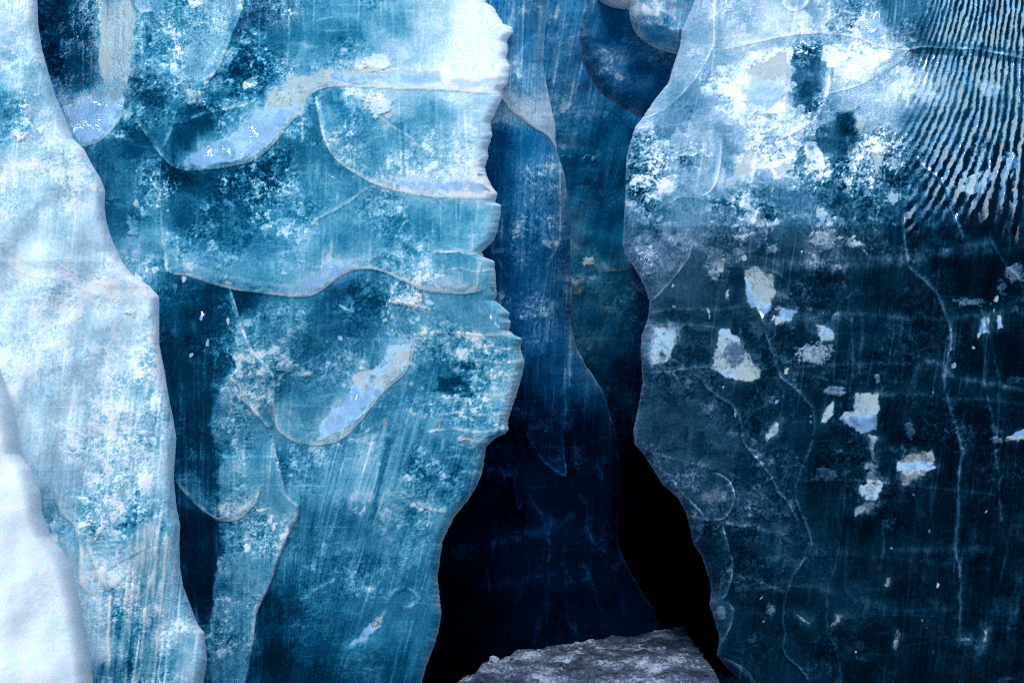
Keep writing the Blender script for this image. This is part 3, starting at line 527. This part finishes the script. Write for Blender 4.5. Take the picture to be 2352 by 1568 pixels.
K.vein([(2028,1200),(2028,1267),(2020,1313)], .18, 2.8); K.vein([(1954,727),(1959,805),(1959,891)], .18, 2.8); K.vein([(1979,727),(1981,770),(1973,821),(1975,865)], .2, 2.8)
K.vein([(2098,351),(2121,382),(2156,409),(2176,440),(2178,470),(2195,503),(2215,560)], .25, 3.4, .02); K.vein([(2270,520),(2285,570),(2310,610),(2340,640),(2352,680)], .2, 3, .012)
K.vein([(1715,470),(1740,500),(1765,540)], .2, 3); K.vein([(1770,620),(1800,640),(1820,680),(1870,720)], .12, 3)
for p, a, w in (([(1486,718),(1560,710),(1640,712),(1720,702)], .16, 4), ([(1864,719),(1990,722),(2100,733),(2200,730),(2360,712)], .12, 6), ([(1474,750),(1560,746),(1646,751)], .2, 3), ([(1486,858),(1560,850),(1630,840)], .25, 2.6), ([(1825,842),(1950,838),(2098,836)], .12, 4), ([(2098,855),(2129,832),(2168,840),(2190,866),(2234,875),(2360,897)], .22, 7), ([(2020,911),(2100,905),(2176,916),(2260,918),(2360,930)], .12, 5), ([(1833,1107),(1920,1103),(2028,1109),(2150,1122),(2320,1140)], .10, 3.5), ([(1685,1322),(1740,1335),(1806,1362)], .16, 4), ([(1864,1345),(1950,1372),(2020,1387),(2060,1405),(2200,1400),(2360,1410)], .10, 9), ([(2035,1263),(2150,1266),(2308,1259)], .12, 9), ([(1500,1045),(1580,1060),(1640,1078),(1700,1100),(1780,1160)], .15, 4), ([(1660,1205),(1740,1212),(1830,1250)], .14, 6), ([(1560,1180),(1640,1196),(1720,1212)], .16, 3), ([(1934,1270),(2050,1285),(2200,1300)], .09, 8)):
    K.vein(p, a, w, .006, name='bubble_band' if w >= 5 else 'vein')
# white bubble clusters
K.puff(1868,810,46,24,.75); K.puff(1916,898,28,12,.55); K.puff(2230,692,40,10,.5); K.puff(1895,548,34,24,.4); K.puff(2050,452,24,16,.5); K.puff(1622,945,16,16,.25); K.puff(1705,545,16,8,.5); K.puff(1775,575,16,9,.45); K.puff(2090,985,12,22,.4); K.puff(2330,625,24,26,.5); K.puff(2300,660,10,24,.4); K.puff(1640,630,14,18,.4); K.puff(1900,1090,30,14,.35); K.puff(2040,1205,20,10,.3); K.puff(1770,1400,12,14,.35); K.puff(1655,1410,12,16,.35); K.puff(2290,1010,20,10,.4); K.puff(1760,1180,50,10,.2); K.puff(1960,560,16,8,.4); K.puff(2015,870,8,10,.35); K.puff(2335,870,30,8,.2)
def q6(*p): return [(1435.5+.3896*x, 516.8+.3896*y) for x, y in p]
def q9(*p): return [(1435.5+.3896*x, 994+.3896*y) for x, y in p]
def q3(*p): return [(1435.5+.3896*x, .3896*y) for x, y in p]
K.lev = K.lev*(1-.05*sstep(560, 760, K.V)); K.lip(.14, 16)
K.settle()
K.facet(q6((140,590),(230,600),(305,600),(305,700),(270,770),(220,830),(150,830),(108,700)), .0, .05, brk=.1)
K.facet(q6((560,620),(610,600),(690,690),(730,760),(790,850),(790,910),(690,930),(560,880),(510,840),(540,700)), .0, .05, brk=0)
K.zone(q6((600,690),(660,680),(720,800),(720,840),(640,850),(580,780)), .5, .9, 5, 1.2)
I = K.box(np.array(q6((580,680),(730,860))), 6)
rr = ((K.wu[I]-1688)/26)**2+((K.wv[I]-815)/32)**2
K.fac[I] *= 1-.75*sstep(1.2, .6, rr)
K.facet(q6((710,270),(760,240),(870,290),(882,400),(840,520),(810,550),(750,480),(720,360)), .02, .5, brk=0, split=.75)
K.facet(q6((708,290),(735,330),(752,450),(745,480),(720,370)), .5, .5, brk=-.3, name=None)
K.facet(q6((880,590),(920,490),(1022,500),(1020,550),(960,580)), .5, .02, brk=0, split=.5)
K.facet(q6((1120,575),(1190,590),(1240,640),(1240,680),(1150,700)), .0, .02, brk=.2)
K.facet(q6((1360,990),(1490,990),(1500,1100),(1480,1200),(1390,1240),(1330,1190),(1260,1150),(1290,1100),(1360,1090)), .0, .5, brk=0, split=.55)
K.facet(q6((1150,1170),(1180,1100),(1225,1040),(1232,1080),(1195,1150)), .0, .02, brk=-.2)
K.facet(q6((1590,1390),(1700,1350),(1810,1320),(1820,1370),(1800,1420),(1700,1440),(1600,1450)), .0, .5, brk=0, split=.6)
K.facet(q9((1620,225),(1800,180),(1835,200),(1740,260),(1640,335)), .45, .0, brk=0, split=.3)
K.facet(q9((1440,190),(1480,200),(1515,290),(1420,300)), .0, .02, brk=.1)
K.facet(q9((1385,310),(1525,285),(1490,400),(1395,395)), .5, .5, brk=0)
K.facet(q9((1395,400),(1480,400),(1460,460),(1360,495),(1360,460)), .0, .02, brk=0)
K.facet(q9((1430,0),(1490,20),(1480,180),(1450,160)), .0, .02, brk=.3)
K.facet(q6((840,1210),(880,1150),(912,1160),(900,1240),(830,1280)), .0, .02, brk=.2)
K.facet(q9((468,382),(550,330),(552,370),(490,417)), .0, .02, brk=-.3, warp=.5)
K.facet(q6((2220,1270),(2400,1170),(2400,1275)), .5, .0, brk=0, split=.75)
K.facet(q6((2085,540),(2145,540),(2142,640),(2090,660)), .02, .4, brk=.1)
K.facet(q6((2192,520),(2222,530),(2222,600),(2195,600)), .02, .3, brk=0)
K.facet(q9((1000,1050),(1040,1070),(1100,1110),(1090,1135),(1020,1100)), .0, .02, brk=.4)
K.facet(q9((1220,1140),(1245,1065),(1285,1075),(1260,1120)), .0, .02, brk=0)
K.facet(q9((1585,1265),(1600,1175),(1615,1185),(1602,1270)), .0, .02, brk=-.2); K.facet(q9((1530,895),(1545,855),(1560,860),(1545,900)), .0, .02, brk=-.3)
K.facet(q9((2100,1150),(2145,1130),(2140,1240),(2090,1270)), .0, .02, brk=.6); K.facet(q9((1960,1170),(2040,1210),(2040,1240),(1970,1220)), .0, .02, brk=.6)
K.facet(q3((680,520),(740,400),(840,340),(960,290),(975,420),(975,520),(850,660),(780,640),(700,580)), .0, .08, brk=.3, warp=1.6)
K.facet(q3((1370,120),(1500,60),(1560,220),(1450,250),(1380,230)), .5, .5, brk=.4); K.facet(q3((1360,670),(1440,680),(1400,770),(1360,760)), .0, .05, brk=.2)
K.facet(q3((580,1060),(700,900),(720,870),(760,980),(850,1010),(760,1000),(600,1130)), .02, .1, brk=.4, warp=1.5); K.facet(q3((860,980),(960,930),(1000,1010),(900,1050)), .02, .1, brk=.4)
K.facet(q3((1450,900),(1500,890),(1500,1040),(1480,1060)), .02, .1, brk=.3); K.facet(q3((1550,930),(1610,920),(1600,1010),(1560,1010)), .1, .4, brk=.3)
K.facet(q3((1100,1180),(1190,1240),(1180,1340),(1110,1290)), .02, .3, brk=.5, warp=1.6); K.facet(q6((1310,95),(1400,85),(1410,115),(1330,130)), .3, .0, brk=.2)
K.facet(q6((530,210),(590,190),(600,270),(560,290)), .0, .1, brk=.4); K.facet(q6((580,410),(610,380),(610,440),(590,450)), .1, .5, brk=.1)
K.facet(q6((1240,250),(1270,225),(1275,240),(1250,260)), .1, .0, brk=0)
sparks(K, 26, (1500, 580, 2340, 1000), 5, (2, 7)); sparks(K, 14, (1650, 1000, 2340, 1530), 6, (2, 5)); sparks(K, 22, (1470, 300, 2060, 560), 7, (2, 8))
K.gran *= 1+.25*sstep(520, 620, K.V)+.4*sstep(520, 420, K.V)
K.detail(lambda U, V: .12*(V-700), 1.0)
K.ztop = 4.2
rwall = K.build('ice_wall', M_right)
tag(rwall, 'dark glassy ice wall right of the gap, frosted white on top', 'ice wall', kind='thing')

# ================================================================== BACK OF THE PASSAGE
def dA(U, V): return 5.7-.30*np.sin(np.clip((U-1020)/300, 0, 1.2)*np.pi*.8)+.15*np.clip((V-700)/700, -1, 1)+.05*fbm(U, V, 160, 260, 2, 53)
edgeA = [(1290,-900),(1275,-100),(1262,0),(1253,55),(1247,146),(1260,220),(1275,286),(1277,322),(1280,348),(1297,403),(1302,439),(1308,513),(1310,574),(1311,627),(1315,682),(1311,744),(1326,802),(1359,857),(1385,898),(1402,950),(1420,1010),(1428,1100),(1418,1221),(1425,1265),(1451,1316),(1476,1360),(1500,1395),(1520,1450),(1530,1700)]
A = Ice(rows(-30, 1560, 3.0, bot=1700), [(900,-900),(900,1700)], edgeA, 190, dA, 59, thick=.7, roll=(60,.24), jag=.8)
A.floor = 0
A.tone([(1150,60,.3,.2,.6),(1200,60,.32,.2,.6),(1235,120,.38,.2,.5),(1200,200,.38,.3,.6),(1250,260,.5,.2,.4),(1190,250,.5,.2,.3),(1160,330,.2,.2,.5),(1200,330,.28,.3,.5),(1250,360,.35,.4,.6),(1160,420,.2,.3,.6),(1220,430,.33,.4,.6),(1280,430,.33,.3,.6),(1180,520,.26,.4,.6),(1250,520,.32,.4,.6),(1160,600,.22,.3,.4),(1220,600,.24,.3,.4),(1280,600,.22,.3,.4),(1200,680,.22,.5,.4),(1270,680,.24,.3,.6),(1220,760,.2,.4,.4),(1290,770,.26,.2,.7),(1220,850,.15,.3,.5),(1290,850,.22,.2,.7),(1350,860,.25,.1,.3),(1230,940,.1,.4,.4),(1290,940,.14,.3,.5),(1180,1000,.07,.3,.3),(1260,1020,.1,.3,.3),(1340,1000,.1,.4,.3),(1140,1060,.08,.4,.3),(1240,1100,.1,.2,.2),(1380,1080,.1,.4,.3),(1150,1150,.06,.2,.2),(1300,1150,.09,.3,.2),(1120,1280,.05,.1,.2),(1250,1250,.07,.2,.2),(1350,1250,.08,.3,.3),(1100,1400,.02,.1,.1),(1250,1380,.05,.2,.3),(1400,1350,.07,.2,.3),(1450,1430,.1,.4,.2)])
A.lev *= 1+.5*sstep(1100, 700, A.V)  # column lightened towards the top in colour, in place of daylight
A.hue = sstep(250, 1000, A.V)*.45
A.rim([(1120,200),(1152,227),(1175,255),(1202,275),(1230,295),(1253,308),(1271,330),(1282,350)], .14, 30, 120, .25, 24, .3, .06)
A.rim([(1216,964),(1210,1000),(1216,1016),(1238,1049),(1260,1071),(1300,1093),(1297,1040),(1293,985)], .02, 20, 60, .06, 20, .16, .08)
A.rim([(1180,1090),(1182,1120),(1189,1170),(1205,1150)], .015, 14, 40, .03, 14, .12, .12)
A.vein([(1010,1270),(1080,1258),(1180,1240),(1250,1215),(1330,1180)], .12, 14, 0, name='bubble_band')
A.vein([(1080,1350),(1170,1338),(1260,1310)], .06, 12, 0, name='bubble_band')
for p, a in (([(1198,1115),(1220,1148),(1246,1188),(1255,1228),(1271,1272),(1297,1305),(1319,1345)], .14), ([(1139,1200),(1139,1232),(1121,1298),(1123,1382)], .12), ([(1341,1192),(1366,1247),(1403,1272)], .12), ([(1359,1324),(1374,1389),(1390,1412)], .14), ([(1300,1375),(1308,1426),(1326,1455)], .14), ([(1290,538),(1275,575),(1262,600),(1256,640),(1245,700),(1240,760),(1235,810)], .2), ([(1270,690),(1262,740),(1255,790)], .15), ([(1300,840),(1298,950),(1293,990)], .16), ([(1360,1010),(1372,1060),(1390,1110)], .1), ([(1300,1240),(1297,1300),(1300,1350)], .1), ([(1230,200),(1225,260)], .1), ([(1310,600),(1312,690),(1309,760),(1309,840),(1308,900)], .2), ([(1255,60),(1248,146),(1260,220),(1274,286)], .12), ([(1326,802),(1359,857),(1385,898)], .2), ([(1135,590),(1145,600),(1165,640)], .15), ([(1252,985),(1245,1040)], .1), ([(1270,1180),(1262,1230),(1260,1330),(1262,1410)], .1)):
    A.vein(p, a, 2.6, .012)
A.facet([(1273,620),(1300,624),(1302,632),(1275,630)], .0, .02, brk=.1); A.facet([(1322,1028),(1330,1030),(1328,1050),(1323,1050)], .0, .02, brk=-.3, warp=.4)
A.puff(1330,620,10,16,.2)
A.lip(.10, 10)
A.detail(lambda U, V: .05*(V-500), .9)
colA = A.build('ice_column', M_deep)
tag(colA, 'fluted dark blue ice column at the back of the gap, behind the scalloped edge', 'ice column', kind='thing')

def dW(U, V):
    y = 8.3+.25*np.sin((U-1300)/90)+.10*fbm(U, V, 120, 180, 3, 63)
    return y+.7*sstep(1010, 1150, V)
Bk = Ice(rows(-30, 1560, 3.2, bot=1640), [(1130,-900),(1130,1640)], [(1800,-900),(1800,1640)], 190, dW, 67, thick=.8, openr=False)
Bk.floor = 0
Bk.tone([(1290,40,.3,.1,.7),(1320,160,.27,.2,.7),(1300,300,.2,.2,.6),(1340,260,.25,.3,.6),(1380,300,.17,.4,.4),(1420,300,.14,.3,.3),(1340,380,.15,.4,.3),(1400,400,.14,.2,.4),(1340,480,.2,.2,.5),(1400,500,.12,.1,.5),(1330,560,.22,.2,.4),(1400,570,.14,.1,.4),(1350,610,.32,.2,.3),(1440,600,.24,.2,.4),(1400,650,.25,.3,.3),(1460,660,.28,.3,.4),(1380,690,.25,.6,.1),(1440,720,.16,.4,.3),(1350,760,.16,.2,.2),(1440,800,.1,.3,.3),(1400,880,.1,.3,.4),(1450,880,.08,.3,.5),(1430,1000,.06,.4,.4),(1470,1080,.05,.5,.2),(1500,1200,.02,.1,.1),(1550,1350,.01,.1,.1)])  # lower points near black: shade of the cavity put into the colour
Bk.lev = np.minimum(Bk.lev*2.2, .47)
Bk.zone([(1318,590),(1400,610),(1485,600),(1500,700),(1440,720),(1320,700)], .44, .85, 30, 1.2, gran=.4, strk=.3)  # blue glow at mid height painted as a paler zone
Bk.zone([(1325,700),(1440,730),(1480,800),(1400,860),(1340,800)], .38, .7, 20, 1.5)
Bk.puff(1350,602,14,9,.5)  # small white glint painted in as a pale cluster
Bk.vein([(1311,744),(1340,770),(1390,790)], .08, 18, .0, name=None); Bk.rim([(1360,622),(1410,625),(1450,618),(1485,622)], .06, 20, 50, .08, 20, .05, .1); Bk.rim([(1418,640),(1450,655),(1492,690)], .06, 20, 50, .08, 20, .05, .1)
for x, y in ((1318,361),(1330,363),(1345,362),(1361,362),(1354,355),(1391,360)): Bk.puff(x, y, 4, 3.5, .5, name=None)
Bk.detail(lambda U, V: .18*(V-200), .9)
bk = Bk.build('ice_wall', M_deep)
tag(bk, 'teal ice wall farthest back, seen through the narrow gap', 'ice wall', kind='thing')

def boss(left, y0, depth, pts, label, seed, veins=(), hue=0, zones=()):
    r = rows(max(y0[0], -30), y0[1], 2.6, top=-90, bot=y0[1])
    lo = left[-1]
    def d(U, V):
        xl = np.interp(V, [p[1] for p in left], [p[0] for p in left])
        t = np.clip((y0[1]-V)/70, 0, 1)
        return depth-.3*np.sqrt(1-(1-t)**2)*np.sqrt(np.clip(1-(1-np.clip((U-xl)/120, 0, 1))**2, 0, 1))+.03*fbm(U, V, 60, 60, 3, seed)
    o = Ice(r, left, [(1660, y0[0]), (1660, y0[1])], 110, d, seed, thick=.5, roll=(24,.1), openl=True, openr=False, jag=.5)
    o.tone(pts, 18)
    for z, v in zones: o.zone(z, v, .7, 12, 1.6)
    o.vein([(x+1.5, y-1.5) for x, y in left if y > -60], .22, 3, .0, name='rim')
    o.vein([(x+9, y-7) for x, y in left if y > -60], .10, 9, .0, name=None)
    o.hue += hue; o.lev *= 1.5; o.detail(lambda U, V: .2*V, .9)
    b = o.build('ice_boss', M_deep); tag(b, label, 'ice bulge', 'rounded ice bulges hanging above the gap', kind='thing'); return b
boss([(1420,-260),(1370,-60),(1348,0),(1336,40),(1330,84),(1337,139),(1352,176),(1377,212),(1407,234),(1443,256),(1476,271),(1500,280)], (-260,280), 6.4,
     [(1360,60,.28,.3,.4),(1400,70,.2,.3,.3),(1440,60,.26,.3,.3),(1370,130,.3,.3,.2),(1420,140,.34,.4,.1),(1480,110,.3,.3,.1),(1380,190,.25,.2,.1),(1440,170,.38,.4,.1),(1450,220,.2,.3,.1),(1420,225,.25,.1,.1),(1480,250,.22,.1,.1),(1510,180,.24,.4,.1)],
     'big round teal bulge low above the gap, largest of the hanging bulges', 71, zones=(([(1380,110),(1430,120),(1450,150),(1410,150),(1380,140)], .42), ([(1430,150),(1480,140),(1500,180),(1450,190)], .15), ([(1455,170),(1500,165),(1500,200),(1470,195)], .36)))
boss([(1470,-260),(1446,-60),(1443,0),(1445,37),(1452,62),(1462,80),(1474,92),(1495,106),(1520,117),(1564,128),(1600,132)], (-260,132), 5.9,
     [(1460,20,.42,.3,.1),(1500,20,.5,.4,.1),(1470,60,.34,.2,.1),(1530,50,.33,.3,.1),(1500,90,.3,.1,.1),(1550,100,.36,.2,.1),(1560,30,.42,.3,.1)],
     'pale blue round bulge touching the frosted top of the right wall', 73)
boss([(1370,-260),(1368,-40),(1374,0),(1386,10),(1403,18),(1425,22),(1445,23),(1470,24)], (-260,25), 6.1,
     [(1400,5,.55,.2,.1),(1440,5,.65,.3,.1),(1420,-40,.5,.2,.1)], 'small whitish bulge cut by the top edge of the photo', 79)

# ================================================================== GROUND
gx = np.r_[-np.geomspace(900, 4, 26), np.linspace(-3, -.9, 30), np.arange(-.85, 1.7, .012), np.linspace(1.75, 3.5, 26), np.geomspace(4, 900, 26)]
gy = np.r_[-np.geomspace(900, 2, 40), np.linspace(-1.5, 4.1, 60), np.arange(4.15, 6.6, .012), np.linspace(6.7, 11, 50), np.geomspace(12, 900, 20)]
GX, GY = np.meshgrid(gx, gy)
near = sstep(3.2, 4.4, GY)*sstep(9, 6.5, GY)*sstep(2.4, 1.6, np.abs(GX-.4))
Z = .02*fbm(GX, GY, .9, .9, 4, 81)
Z += near*(.05*fbm(GX, GY, .45, .35, 5, 83, .6)+.03*ridged(GX, GY, .22, .16, 5, 85)+.010*fbm(GX, GY, .05, .04, 3, 86, .7)-.02)
edge = -.33+.52*(GY-4.62)+.05*fbm(GX, GY, .2, .2, 3, 87)
Z -= near*.55*sstep(.03, -.22, GX-edge)
Z += near*.02*sstep(.45, .85, GX)*sstep(5.4, 4.8, GY)-near*.06*sstep(5.2, 5.8, GY)*sstep(.9, .3, GX)
Z -= near*.35*sstep(.95, 1.1, GX-.05*(GY-4.6))
Z -= near*.08*sstep(4.95, 5.7, GY)
Z -= 1.3*sstep(5.85, 6.6, GY)*sstep(40, 15, GY)*sstep(3, 2, np.abs(GX-.4))
dist = np.hypot(GX, GY)
Z += np.clip((dist-25)/200, 0, 1)**1.2*(30+26*fbm(GX, GY, 90, 90, 4, 91))*sstep(40, -20, GY)  # unseen hills behind the camera, added for the ice to reflect
co = np.stack([GX, GY, Z], -1).reshape(-1, 3); nr, nc = GX.shape
ii = np.arange(nr*nc).reshape(nr, nc)
q = np.stack([ii[:-1,:-1], ii[:-1,1:], ii[1:,1:], ii[1:,:-1]], -1).reshape(-1, 4)
def ground_material():
    m = bpy.data.materials.new('ground_mat'); m.use_nodes = True; n, l = m.node_tree.nodes, m.node_tree.links
    p = n['Principled BSDF']; p.inputs['Roughness'].default_value = .7
    tc = n.new('ShaderNodeNewGeometry')
    def nz(s, d, r=.6):
        x = n.new('ShaderNodeTexNoise'); x.inputs['Scale'].default_value = s; x.inputs['Detail'].default_value = d; x.inputs['Roughness'].default_value = r
        l.new(tc.outputs['Position'], x.inputs['Vector']); return x.outputs['Fac']
    a, b = nz(4.2, 10, .72), nz(60, 4)
    mr = n.new('ShaderNodeMath'); mr.operation = 'MULTIPLY_ADD'; mr.inputs[1].default_value = .35; l.new(b, mr.inputs[0]); l.new(a, mr.inputs[2])
    r = n.new('ShaderNodeValToRGB'); e = r.color_ramp.elements
    cols = [(.46,(12,16,25)),(.60,(40,50,68)),(.70,(74,90,114)),(.82,(172,188,208))]
    while len(e) < 4: e.new(.5)
    for i, (pp, c) in enumerate(cols): e[i].position = pp; e[i].color = lin(c)
    l.new(mr.outputs[0], r.inputs[0])
    # unseen ground outside the mouth: cream snow, dark patches added to mottle reflections
    sx = n.new('ShaderNodeSeparateXYZ'); l.new(tc.outputs['Position'], sx.inputs[0])
    g = n.new('ShaderNodeMapRange'); g.inputs[1].default_value = 3.2; g.inputs[2].default_value = 1.5; l.new(sx.outputs[1], g.inputs[0])
    mx = n.new('ShaderNodeMix'); mx.data_type = 'RGBA'; l.new(g.outputs[0], mx.inputs[0]); l.new(r.outputs[0], mx.inputs[6])
    o1 = nz(.16, 6, .7); r2 = n.new('ShaderNodeValToRGB'); e = r2.color_ramp.elements
    e[0].position = .40; e[0].color = (.10, .10, .11, 1); e[1].position = .52; e[1].color = (.76, .71, .61, 1); l.new(o1, r2.inputs[0]); l.new(r2.outputs[0], mx.inputs[7])
    l.new(mx.outputs[2], p.inputs['Base Color'])
    bp = n.new('ShaderNodeBump'); bp.inputs['Strength'].default_value = .5; bp.inputs['Distance'].default_value = .02; l.new(b, bp.inputs['Height']); l.new(bp.outputs[0], p.inputs['Normal'])
    return m
M_ground = ground_material()
gr = raw_mesh('ground', co, q, M_ground); tag(gr, kind='structure')

# stones and ice chunks on the floor
def hit(u, v):
    """the point of the floor that the traced spot stands on"""
    best = None
    for y in np.arange(4.4, 6.4, .01):
        x = (u-PW/2)/F*y; z = CAMZ-(v-PH/2)/F*y
        i, j = np.abs(gy-y).argmin(), np.abs(gx-x).argmin()
        if z <= Z[i, j]: return x, y, Z[i, j]
    return x, y, Z[i, j]
def chunk(name, u, v, r, mat, label, cat, seed, sq=(1,.8,.7), group=None):
    import bmesh
    bm = bmesh.new(); bmesh.ops.create_icosphere(bm, subdivisions=4, radius=1)
    rng = np.random.RandomState(seed)
    pl = [Vector(rng.normal(size=3)).normalized() for _ in range(11)]
    for vtx in bm.verts:
        c = vtx.co.copy()
        for p in pl:
            k = c.dot(p)
            if k > .72: c -= p*(k-.72)*.85
        k = 1+.06*math.sin(c.x*9+seed)*math.sin(c.y*8)+.04*math.sin(c.z*17+c.x*13)
        vtx.co = Vector((c.x*sq[0], c.y*sq[1], c.z*sq[2]))*r*k
    me = bpy.data.meshes.new(name); bm.to_mesh(me); bm.free(); me.materials.append(mat)
    for f in me.polygons: f.use_smooth = True
    o = bpy.data.objects.new(name, me); C.objects.link(o)
    x, y, z = hit(u, v); o.location = (x, y, z+r*sq[2]*.45); o.rotation_euler = (0, 0, seed)
    a = me.attributes.new('ice', 'FLOAT_COLOR', 'POINT')
    lv = .62 if mat is M_left else .5
    a.data.foreach_set('color', np.tile([lv, .3, 0, 0], len(me.vertices)).astype(np.float32))
    return tag(o, label, cat, group)
chunk('stone', 1135, 1521, .030, M_ground, 'round grey stone at the shadowed left side of the cave floor', 'stone', 3)
chunk('ice_chunk', 1158, 1466, .020, M_left, 'small clear ice chunk left at the back of the floor', 'ice chunk', 5, (1.3,.8,.6))
chunk('ice_chunk', 1182, 1462, .016, M_left, 'tiny ice chip beside the clear ice chunk at the back left', 'ice chunk', 6)
chunk('ice_chunk', 1350, 1462, .022, M_left, 'bright ice chunk at the foot of the fluted column', 'ice chunk', 8, (1,.8,.9))
chunk('ice_chunk', 1364, 1458, .018, M_left, 'smaller ice chip leaning beside the bright chunk under the column', 'ice chunk', 9)
chunk('stone', 1280, 1468, .020, M_ground, 'small dark stone at the back edge of the floor', 'stone', 11)
rng = np.random.RandomState(4)
base = None
for k in range(34):
    v = 1462+100*rng.rand()**1.4; u = (1075+(1560-v)*1.25)+rng.rand()*(1640-(1075+(1560-v)*1.25)); r_ = .006+.011*rng.rand()**2
    if base is None:
        base = chunk('pebble', u, v, r_, M_ground, 'small grey pebble scattered on the rough cave floor', 'pebble', 21, group='pebbles scattered on the cave floor'); r0 = r_
    else:
        o = base.copy(); C.objects.link(o); x, y, z = hit(u, v); o.location = (x, y, z+r_*.3); o.scale = (r_/r0,)*3; o.rotation_euler = (rng.rand()*.8, rng.rand()*.8, rng.rand()*6)

# ================================================================== LIGHT, SKY, CAMERA
w = bpy.data.worlds.new('World'); bpy.context.scene.world = w; w.use_nodes = True
nt = w.node_tree; bg = nt.nodes['Background']
sk = nt.nodes.new('ShaderNodeTexSky'); sk.sky_type = 'NISHITA'; sk.sun_disc = False
EL, AZ = R(60), R(186)            # azimuth clockwise from +Y: behind the camera, to the right
sk.sun_elevation = EL; sk.sun_rotation = AZ; sk.air_density = 1.0; sk.dust_density = .1; sk.ozone_density = 1.2
nt.links.new(sk.outputs[0], bg.inputs[0]); bg.inputs[1].default_value = .12
sd = bpy.data.lights.new('sun', 'SUN'); sd.energy = 1.7; sd.angle = R(25); sd.color = (1, .97, .90)
so = bpy.data.objects.new('sun', sd); C.objects.link(so)
dv = Vector((math.sin(AZ)*math.cos(EL), math.cos(AZ)*math.cos(EL), math.sin(EL)))
so.rotation_euler = dv.to_track_quat('Z', 'Y').to_euler()
cd = bpy.data.cameras.new('camera'); cd.lens = 35; cd.sensor_width = 36; cd.clip_end = 3000; cd.clip_start = .05
cam = bpy.data.objects.new('camera', cd); C.objects.link(cam); cam.location = (0, 0, CAMZ); cam.rotation_euler = (R(90), 0, 0)
sc = bpy.context.scene; sc.camera = cam
sc.view_settings.view_transform = 'Standard'; sc.view_settings.look = 'None'; sc.view_settings.exposure = .64; sc.view_settings.gamma = 1
sc.cycles.use_denoising = False; sc.cycles.filter_width = 1.05; sc.cycles.max_bounces = 8; sc.cycles.sample_clamp_indirect = 6
